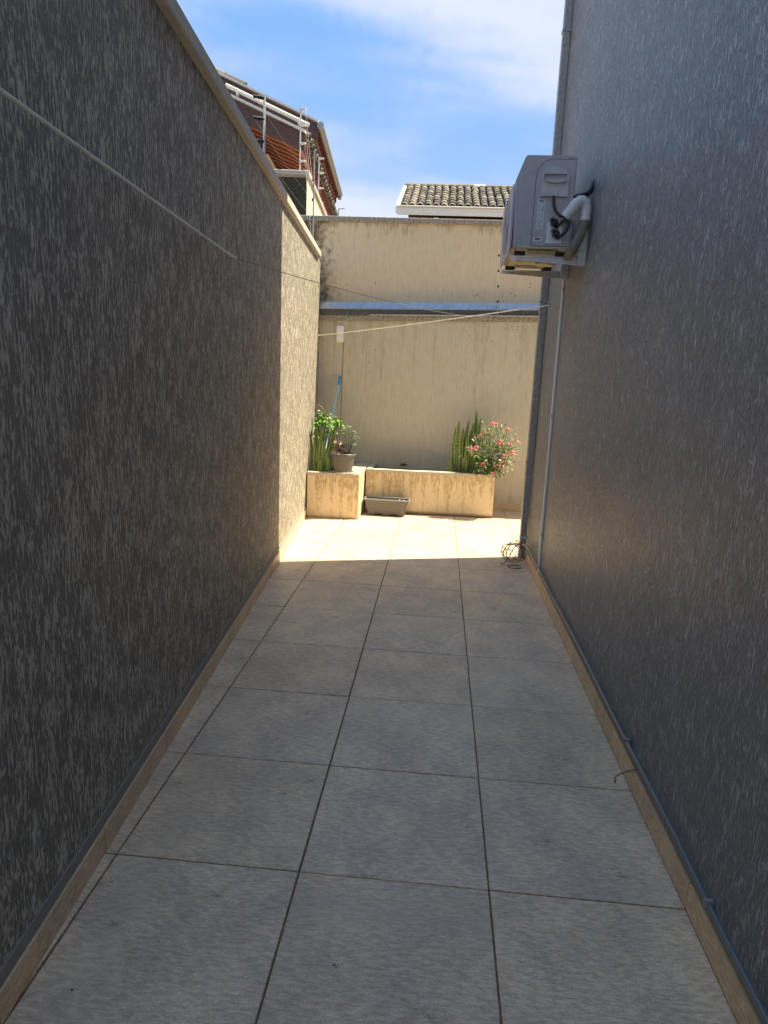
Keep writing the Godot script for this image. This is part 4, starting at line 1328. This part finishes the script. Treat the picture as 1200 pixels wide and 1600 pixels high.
func build_flower_bush() -> void:
	var at := Vector3(0.95, 0.447, -5.86)
	var p := thing("flower_bush", "bushy plant with pale green leaves and coral pink flower heads in the long planter", "plant", at)
	var heads := [Vector3(0.955, 1.03, -5.85), Vector3(0.99, 1.028, -5.83), Vector3(1.129, 0.974, -5.82), Vector3(1.223, 0.857, -5.82), Vector3(0.77, 0.765, -5.74), Vector3(0.812, 0.78, -5.73), Vector3(1.039, 0.855, -5.75), Vector3(1.055, 0.825, -5.74), Vector3(0.85, 0.885, -5.86), Vector3(0.885, 0.905, -5.88), Vector3(1.148, 0.818, -5.8), Vector3(1.172, 0.75, -5.78), Vector3(1.185, 0.72, -5.79), Vector3(1.099, 0.714, -5.73), Vector3(1.07, 0.665, -5.72), Vector3(1.021, 0.608, -5.7), Vector3(1.07, 0.606, -5.7), Vector3(0.891, 0.616, -5.73), Vector3(0.998, 0.53, -5.69), Vector3(0.925, 0.945, -5.93)]
	var stems := [Vector3(0.95, 1.0, -5.85), Vector3(1.1, 0.93, -5.82), Vector3(1.17, 0.82, -5.82), Vector3(0.82, 0.74, -5.76), Vector3(1.03, 0.82, -5.77), Vector3(0.87, 0.86, -5.87), Vector3(1.13, 0.72, -5.79), Vector3(1.02, 0.6, -5.72), Vector3(0.9, 0.62, -5.75), Vector3(1.06, 0.66, -5.74)]
	for s in stems:
		var st := new_st()
		var b := Vector3(0.93 + rng.randf_range(-0.05, 0.06), 0.447, -5.88 + rng.randf_range(-0.04, 0.04))
		tube(st, curve([b, b.lerp(s, 0.5) + Vector3(0, 0.05, 0), s], 4), 0.007, 6, [0.011, 0.0105, 0.01, 0.0095, 0.009, 0.008, 0.007, 0.006, 0.005])
		part(p, "stem", st, "stem", -at)
	var sets := {"leaf_pale": new_st(), "leaf_green": new_st(), "leaf_sage": new_st()}
	for k in 1900:
		var c: Vector3 = stems[rng.randi_range(0, stems.size() - 1)]
		var low := rng.randf()
		var q := c + Vector3(rng.randfn(0, 0.052), rng.randfn(0, 0.05) - 0.02, rng.randfn(0, 0.05))
		if low < 0.4:
			q = Vector3(rng.randf_range(0.83, 1.14), rng.randf_range(0.52, 0.84), rng.randf_range(-5.9, -5.72))
			if q.x > 1.0 + (q.y - 0.5) * 0.6:
				continue
		q.y = maxf(q.y, 0.5)
		var dir := (q - Vector3(0.97, 0.62, -5.9)).normalized() + Vector3(rng.randf_range(-0.7, 0.7), rng.randf_range(-0.4, 0.7), rng.randf_range(-0.5, 0.7))
		var key := "leaf_pale" if rng.randf() < 0.66 else ("leaf_sage" if rng.randf() < 0.4 else "leaf_green")
		if q.y < 0.68 and rng.randf() < 0.6:
			key = "leaf_green"
		leaf(sets[key], q, dir, rng.randf_range(0.034, 0.064), rng.randf_range(0.013, 0.022), rng.randf_range(0.0, 0.3))
	for k in sets:
		var f := part(p, "foliage", sets[k], k, -at)
		f.set_meta("kind", "stuff")
	var kinds := [flower_head(0.033, 1), flower_head(0.029, 2), flower_head(0.036, 3)]
	var n := 0
	for h in heads:
		n += 1
		part(p, "flower_head", kinds[n % 3], "petal", h - at + (h - Vector3(0.98, 0.65, -6.0)).normalized() * 0.03)
	for l in [[Vector3(0.85, 0.68, -5.78), Vector3(0.1, -1, 0.2)], [Vector3(0.86, 0.6, -5.76), Vector3(-0.1, -1, 0.1)]]:
		var st := new_st()
		leaf(st, l[0], l[1], 0.09, 0.022, 0.0)
		part(p, "dry_leaf", st, "leaf_dry", -at)
	for l in [[Vector3(0.79, 0.72, -5.74), Vector3(-0.2, -0.7, 0.4)], [Vector3(0.81, 0.71, -5.72), Vector3(0.4, -0.8, 0.3)], [Vector3(0.84, 0.72, -5.73), Vector3(0.1, -0.9, 0.5)], [Vector3(0.9, 0.7, -5.72), Vector3(0.2, -0.8, 0.5)], [Vector3(0.93, 0.72, -5.72), Vector3(-0.3, -0.8, 0.5)]]:
		var st := new_st()
		leaf(st, l[0], l[1], 0.075, 0.032, 0.1)
		part(p, "broad_leaf", st, "leaf_green", -at)

func build_plants() -> void:
	snake_plant("clump of banded snake plant leaves in the short planter beside the pot", Vector3(-0.9, 0.417, -5.46), [
		[-0.985, -5.45, -1.035, 0.915, -5.45, 0.05, 0.3], [-0.955, -5.42, -0.975, 0.82, -5.4, 0.045, 0.0], [-0.93, -5.5, -0.93, 0.93, -5.52, 0.05, 0.2], [-0.875, -5.4, -0.90, 0.85, -5.39, 0.06, -0.1], [-0.845, -5.4, -0.865, 0.845, -5.38, 0.058, 0.1],
		[-0.83, -5.52, -0.775, 0.985, -5.54, 0.055, -0.2], [-0.9, -5.56, -0.88, 1.05, -5.6, 0.05, 0.4], [-0.965, -5.55, -0.985, 0.97, -5.58, 0.05, -0.3], [-0.89, -5.37, -0.875, 0.64, -5.35, 0.04, 0.2], [-0.95, -5.37, -0.96, 0.58, -5.36, 0.03, -0.1], [-0.82, -5.37, -0.80, 0.66, -5.36, 0.035, 0.3]])
	snake_plant("tall snake plant with the highest leaves at the stucco behind the flowers", Vector3(0.8, 0.417, -6.02), [
		[0.81, -6.02, 0.79, 1.21, -6.06, 0.06, 0.1], [0.835, -5.99, 0.845, 1.13, -6.0, 0.055, -0.2], [0.79, -5.98, 0.8, 1.0, -5.98, 0.05, 0.3]])
	snake_plant("snake plant clump standing free of the flowers in the long planter", Vector3(0.65, 0.417, -5.96), [
		[0.61, -5.94, 0.597, 1.085, -5.95, 0.065, 0.05], [0.585, -5.97, 0.562, 1.0, -5.98, 0.055, 0.3], [0.65, -5.95, 0.648, 0.95, -5.95, 0.045, -0.2], [0.665, -5.98, 0.712, 1.1, -6.0, 0.058, -0.1], [0.69, -5.93, 0.7, 0.94, -5.92, 0.05, 0.2], [0.72, -5.98, 0.768, 1.065, -6.0, 0.055, 0.15], [0.64, -6.03, 0.66, 1.0, -6.05, 0.05, 0.4], [0.745, -5.92, 0.75, 0.8, -5.9, 0.05, 0.0], [0.7, -5.9, 0.69, 0.72, -5.88, 0.045, 0.0]])
	snake_plant("single small snake plant shoot in the long planter", Vector3(0.52, 0.417, -5.86), [[0.52, -5.86, 0.53, 0.67, -5.87, 0.028, 0.1]])
	# bright leafy plant behind
	var at := Vector3(-0.93, 0.417, -5.78)
	var p := thing("leafy_plant", "bright green leafy plant rising behind the snake plant in the short planter", "plant", at)
	var tops := [Vector3(-0.95, 1.06, -5.74), Vector3(-1.0, 0.98, -5.72), Vector3(-0.9, 1.02, -5.7), Vector3(-0.8, 0.98, -5.72), Vector3(-0.76, 1.0, -5.75), Vector3(-0.98, 0.87, -5.66), Vector3(-0.86, 0.93, -5.66), Vector3(-1.0, 0.82, -5.66), Vector3(-0.79, 0.9, -5.68)]
	for t in tops:
		var st := new_st()
		var b := at + Vector3(rng.randf_range(-0.04, 0.04), 0, rng.randf_range(-0.03, 0.03))
		tube(st, curve([b, b.lerp(t, 0.6) + Vector3(0, 0.06, 0), t], 4), 0.005, 6)
		part(p, "stem", st, "stem", -at)
	var fs := new_st()
	for k in 240:
		var t: Vector3 = tops[rng.randi_range(0, tops.size() - 1)]
		var q := t + Vector3(rng.randfn(0, 0.035), rng.randfn(0, 0.03), rng.randfn(0, 0.03))
		q.x = maxf(q.x, wall_x(q.z) + 0.05)
		leaf(fs, q, Vector3(rng.randf_range(-1, 1), rng.randf_range(-0.5, 0.3), rng.randf_range(-0.4, 1)), rng.randf_range(0.045, 0.075), rng.randf_range(0.025, 0.038), rng.randf_range(0.1, 0.4))
	var f := part(p, "foliage", fs, "leaf_bright", -at)
	f.set_meta("kind", "stuff")
	for c in [[Vector3(-0.92, 1.02, -5.75), Vector3(-0.93, 1.12, -5.74), Vector3(-0.96, 1.17, -5.73), Vector3(-1.0, 1.19, -5.72)], [Vector3(-0.92, 1.02, -5.75), Vector3(-0.91, 1.12, -5.74), Vector3(-0.87, 1.19, -5.73), Vector3(-0.8, 1.205, -5.72)], [Vector3(-0.97, 1.0, -5.75), Vector3(-0.99, 1.1, -5.72), Vector3(-1.03, 1.2, -5.7)]]:
		var st := new_st()
		tube(st, curve(c, 5), 0.0026, 5)
		part(p, "dry_stalk", st, "leaf_dry", -at)
	# moss tuft on the long planter
	at = Vector3(-0.03, 0.485, -6.16)
	var st := new_st()
	for k in 60:
		var q := at + Vector3(rng.randfn(0, 0.022), rng.randf_range(0.0, 0.025), rng.randfn(0, 0.014))
		leaf(st, q, Vector3(rng.randf_range(-1, 1), rng.randf_range(0.1, 1), rng.randf_range(-0.4, 1)), 0.022, 0.014, 0.1)
	single("weed_tuft", "small dark weed growing where the long planter meets the wall", "plant", st, "leaf_weed")

func build_pot() -> void:
	var at := Vector3(-0.645, 0.499, -5.345)
	var p := thing("flower_pot", "round grey plastic flower pot on the corner of the short planter", "pot", at)
	var st := new_st()
	lathe(st, [Vector2(0.0, 0.0), Vector2(0.096, 0.0), Vector2(0.101, 0.008), Vector2(0.128, 0.178), Vector2(0.138, 0.18), Vector2(0.14, 0.186), Vector2(0.14, 0.204), Vector2(0.136, 0.208), Vector2(0.13, 0.205), Vector2(0.124, 0.17), Vector2(0.12, 0.14)], Vector3.ZERO, 32)
	part(p, "pot_body", st, "pot_grey")
	st = new_st()
	disc(st, Vector3(0, 0.165, 0), 0.1235, Vector3.UP, 24)
	part(p, "soil", st, "soil")
	st = new_st()
	lathe(st, [Vector2(0, 0.002), Vector2(0.12, 0.002), Vector2(0.125, 0.01), Vector2(0.12, 0.012), Vector2(0.105, 0.005)], Vector3(0.02, -0.002, -0.005), 24)
	part(p, "saucer", st, "pale_metal")
	var r := thing("red_leaf_plant", "small plant with dark red and pink leaves in the round grey pot", "plant", at + Vector3(-0.03, 0.165, 0.0))
	var sets := {"leaf_red": new_st(), "leaf_pink": new_st()}
	var stems := new_st()
	for k in 5:
		var b := Vector3(rng.randf_range(-0.05, 0.05), 0.0, rng.randf_range(-0.03, 0.04))
		var t := b + Vector3(rng.randf_range(-0.04, 0.05), rng.randf_range(0.08, 0.17), rng.randf_range(-0.02, 0.03))
		tube(stems, [b, t], 0.0035, 5)
		for q in 9:
			var c := b.lerp(t, 0.3 + 0.7 * q / 8.0)
			var an := rng.randf() * TAU
			leaf(sets["leaf_pink" if q > 6 else "leaf_red"], c, Vector3(cos(an), rng.randf_range(-0.2, 0.5), sin(an)), rng.randf_range(0.055, 0.085), 0.028, 0.25)
	part(r, "stem", stems, "stem")
	part(r, "foliage", sets["leaf_red"], "leaf_red").set_meta("kind", "stuff")
	part(r, "young_foliage", sets["leaf_pink"], "leaf_pink").set_meta("kind", "stuff")
	var g := thing("sage_plant", "feathery grey green plant leaning out at the back of the round pot", "plant", at + Vector3(0.05, 0.165, -0.05))
	var fs := new_st()
	for c in [Vector3(0.0, 0.33, 0.02), Vector3(0.09, 0.22, 0.03), Vector3(0.06, 0.28, 0.03), Vector3(-0.06, 0.29, 0.02), Vector3(0.08, 0.14, 0.05)]:
		var ss := new_st()
		var line := curve([Vector3(0, 0, 0), c * 0.5 + Vector3(0, 0.05, 0), c], 7)
		tube(ss, line, 0.003, 5)
		part(g, "stem", ss, "stem")
		for q in range(5, line.size()):
			for e in 5:
				var an := rng.randf() * TAU
				leaf(fs, line[q], Vector3(cos(an), rng.randf_range(-0.3, 0.6), sin(an)), rng.randf_range(0.025, 0.045), 0.009, 0.3)
	part(g, "foliage", fs, "leaf_sage").set_meta("kind", "stuff")

func build_trough() -> void:
	var at := Vector3(-0.165, 0.0, -5.585)
	var p := thing("trough_planter", "small grey plastic trough planter standing on the floor before the long planter", "planter", at)
	p.rotation.y = -0.012
	var st := new_st()
	var h := 0.18
	var wb := 0.2
	var wt := 0.243
	# front and back with two arches in the foot
	var pts := PackedVector2Array()
	pts.append(Vector2(-wt, h))
	pts.append(Vector2(-wb, 0))
	for c in [-0.085, 0.085]:
		for k in 9:
			var t := PI - PI * k / 8.0
			pts.append(Vector2(c + 0.055 * cos(t), 0.001 + 0.022 * sin(t)))
	pts.append(Vector2(wb, 0))
	pts.append(Vector2(wt, h))
	for s in [-1.0, 1.0]:
		slab(st, pts, Vector3(0, 0, 0.045 * s), Vector3.RIGHT, (Vector3(0, 1, 0.13 * s)).normalized(), Vector3(0, 0, s), 0.004)
		quad(st, Vector3(s * wb, 0, 0.047), Vector3(s * wb, 0, -0.047), Vector3(s * wt, h, -0.07), Vector3(s * wt, h, 0.07), Vector3(s, 0, 0))
		quad(st, Vector3(s * (wb - 0.004), 0.0, 0.047), Vector3(s * (wb - 0.004), 0, -0.047), Vector3(s * (wt - 0.004), h, -0.07), Vector3(s * (wt - 0.004), h, 0.07), Vector3(-s, 0, 0))
	part(p, "trough_body", st, "pot_grey")
	st = new_st()
	box(st, Vector3(0, 0.05, 0), Vector3(0.41, 0.006, 0.1))
	part(p, "trough_bottom", st, "black_plastic")
	st = new_st()
	for s in [-1.0, 1.0]:
		box(st, Vector3(0, h + 0.004, 0.074 * s), Vector3(0.51, 0.018, 0.014), 0.004)
		box(st, Vector3(0.249 * s, h + 0.0035, 0), Vector3(0.014, 0.017, 0.134), 0.004)
	part(p, "rim", st, "pot_rim")
	st = new_st()
	leaf(st, Vector3(0.14, 0.185, 0.06), Vector3(0.2, 0.1, -1), 0.05, 0.028, 0.0)
	leaf(st, Vector3(0.17, 0.18, 0.05), Vector3(1, 0.2, -0.5), 0.04, 0.02, 0.0)
	single("fallen_leaf", "pale leaf lying inside the grey trough planter", "leaf", st, "leaf_sage", at)

func build_broom() -> void:
	var at := Vector3(-0.955, 0.45, -5.75)
	var b := thing("broom_handle", "blue pole leaning on the rear wall out of the short planter", "pole", at)
	var top := Vector3(-0.826, 1.51, -6.232)
	var d := (top - at)
	var st := new_st()
	tube(st, [Vector3.ZERO, d * 0.9], 0.0125, 12)
	part(b, "pole", st, "blue_pale")
	st = new_st()
	tube(st, [d * 0.9, d * 0.905, d * 0.985, d * 0.995, d], 0.015, 12, [0.0135, 0.0155, 0.0155, 0.0145, 0.009])
	part(b, "grip", st, "blue_deep")

# ---------------------------------------------------------------- put together
func make_materials() -> void:
	make_stucco()
	make_floor_tile()
	make_leaf_textures()
	make_stained("render", Color(0.68, 0.57, 0.385), Color(0.25, 0.15, 0.055), 768, 256, 31, 34, 1.5, 0.3)
	make_stained("render_long", Color(0.68, 0.57, 0.385), Color(0.26, 0.15, 0.05), 1024, 256, 37, 34, 1.4, 0.55)
	var im := make_stained("upper", Color(0.72, 0.6, 0.415), Color(0.3, 0.23, 0.14), 1024, 384, 43, 34, 0.2, 0.0)
	# black mould at the end against the boundary wall, and flecks where the plaster has blown
	var sp := noise_bytes(512, 384, 47, 0.03, 5)
	var fl := noise_bytes(512, 384, 48, 0.2, 3)
	for y in 384:
		for x in 260:
			var e := 1.0 - x / 190.0
			var n := sp[y * 512 + x] / 255.0
			var t := smooth(0.5, 1.25, e * 0.85 + n * 0.55 + smooth(100, 380, y) * 0.12)
			if fl[y * 512 + x] > 190 and e > -0.1:
				t = maxf(t, 0.4 * smooth(0.1, 0.9, e + 0.1))
			if t > 0.0:
				im.set_pixel(x, y, im.get_pixel(x, y).lerp(Color(0.2, 0.18, 0.13), t * 0.9))
	for k in 70:
		var x := rng.randi_range(140, 1000)
		var y := int(384 * (1.0 - 0.5 * rng.randf() * rng.randf()))
		im.fill_rect(Rect2i(x, mini(y, 376), rng.randi_range(2, 4), rng.randi_range(2, 9)), Color(0.4, 0.34, 0.25))
	mats["upper"].albedo_texture = ImageTexture.create_from_image(im)
	mottled("earth", Color(0.16, 0.13, 0.09), Color(0.24, 0.2, 0.14), 0.95, 0.5, 71)
	mottled("grout", Color(0.17, 0.095, 0.05), Color(0.3, 0.18, 0.1), 0.95, 2.0, 72, 0.05)
	mottled("coping", Color(0.5, 0.475, 0.43), Color(0.42, 0.4, 0.36), 0.8, 2.0, 73)
	mottled("concrete", Color(0.4, 0.38, 0.33), Color(0.22, 0.2, 0.17), 0.9, 2.5, 74, 0.04)
	mottled("rim", Color(0.6, 0.55, 0.44), Color(0.4, 0.34, 0.25), 0.9, 4.0, 75, 0.05, 0.2)
	mottled("soil", Color(0.06, 0.045, 0.03), Color(0.12, 0.09, 0.06), 1.0, 6.0, 76, 0.08, 0.6)
	mottled("cream", Color(0.64, 0.56, 0.41), Color(0.6, 0.51, 0.36), 0.85, 0.7, 77)
	mottled("moss", Color(0.014, 0.015, 0.01), Color(0.085, 0.085, 0.055), 0.95, 2.4, 78, 0.06, 0.0)
	mottled("zinc", Color(0.46, 0.49, 0.52), Color(0.34, 0.37, 0.4), 0.36, 2.0, 79, 0.03, 0.0, 0.85)
	mottled("zinc_dull", Color(0.38, 0.385, 0.38), Color(0.28, 0.285, 0.28), 0.45, 3.0, 80, 0.03, 0.0, 0.5)
	mottled("zinc_shaded", Color(0.13, 0.14, 0.15), Color(0.09, 0.095, 0.1), 0.5, 3.0, 96, 0.03, 0.0, 0.4)  # same zinc, darkened in colour for the shade under the flashing
	mottled("clay", Color(0.25, 0.06, 0.028), Color(0.15, 0.035, 0.018), 0.85, 3.0, 81)
	mats["clay_lit"] = flat(Color(0.5, 0.26, 0.15), 0.85)
	mottled("old_tile", Color(0.16, 0.142, 0.115), Color(0.065, 0.058, 0.05), 0.9, 5.0, 82, 0.06)
	mottled("old_tile_pale", Color(0.28, 0.25, 0.2), Color(0.12, 0.105, 0.085), 0.9, 5.0, 83, 0.06)
	mottled("old_tile_grey", Color(0.12, 0.11, 0.095), Color(0.05, 0.046, 0.042), 0.9, 5.0, 84, 0.06)
	mottled("old_tile_dark", Color(0.1, 0.08, 0.06), Color(0.06, 0.05, 0.04), 0.95, 5.0, 85)
	mottled("dark_wood", Color(0.1, 0.045, 0.03), Color(0.06, 0.028, 0.02), 0.45, 3.0, 86, 0.02, 0.05)
	mottled("red_wood", Color(0.2, 0.055, 0.03), Color(0.12, 0.035, 0.02), 0.6, 3.0, 87, 0.02, 0.05)
	mottled("white_paint", Color(0.74, 0.73, 0.7), Color(0.66, 0.64, 0.6), 0.55, 2.0, 88)
	mottled("ac_grey", Color(0.43, 0.415, 0.435), Color(0.39, 0.375, 0.39), 0.5, 1.5, 89, 0.03, 0.0)
	mottled("ac_pale", Color(0.52, 0.5, 0.505), Color(0.47, 0.455, 0.455), 0.5, 1.5, 95, 0.03, 0.0)
	mottled("foam", Color(0.66, 0.58, 0.42), Color(0.5, 0.42, 0.28), 0.9, 6.0, 90)
	mottled("pale_metal", Color(0.66, 0.68, 0.69), Color(0.56, 0.58, 0.59), 0.42, 3.0, 91, 0.03, 0.0, 0.35)
	mottled("wrap_white", Color(0.72, 0.72, 0.7), Color(0.6, 0.6, 0.58), 0.6, 6.0, 92, 0.04, 0.15)
	mottled("hose_brown", Color(0.3, 0.26, 0.19), Color(0.16, 0.14, 0.11), 0.75, 8.0, 93, 0.05, 0.3)
	mottled("pot_grey", Color(0.125, 0.12, 0.115), Color(0.105, 0.1, 0.095), 0.45, 3.0, 94, 0.03, 0.0)
	mats["pot_rim"] = flat(Color(0.24, 0.24, 0.24), 0.35)
	mats["black_plastic"] = flat(Color(0.018, 0.018, 0.02), 0.45)
	mats["pvc"] = flat(Color(0.56, 0.56, 0.55), 0.4)
	mats["box_white"] = flat(Color(0.84, 0.83, 0.8), 0.4)
	mats["band"] = flat(Color(0.27, 0.255, 0.225), 0.85)
	mats["rope"] = flat(Color(0.8, 0.77, 0.68), 0.85)
	mats["cable_grey"] = flat(Color(0.16, 0.17, 0.18), 0.28)
	mats["wire_grey"] = flat(Color(0.17, 0.16, 0.15), 0.45)
	mats["wire_tan"] = flat(Color(0.33, 0.27, 0.2), 0.6)
	mats["wire_brown"] = flat(Color(0.16, 0.085, 0.04), 0.6)
	mats["stem"] = flat(Color(0.1, 0.12, 0.04), 0.7)
	mats["leaf_weed"] = flat(Color(0.035, 0.045, 0.015), 0.8)
	mats["blue_pale"] = flat(Color(0.27, 0.55, 0.72), 0.4)
	mats["blue_deep"] = flat(Color(0.03, 0.3, 0.62), 0.35)

func _ready() -> void:
	rng.seed = 20
	set_light()
	make_materials()
	build_floor()
	build_boundary_wall()
	build_house_wall()
	build_rear_wall()
	build_neighbour_wall()
	build_left_house()
	build_back_house()
	build_planters()
	build_air_conditioner()
	build_wall_runs()
	build_fence()
	build_lines()
	build_pot()
	build_trough()
	build_broom()
	build_plants()
	build_flower_bush()
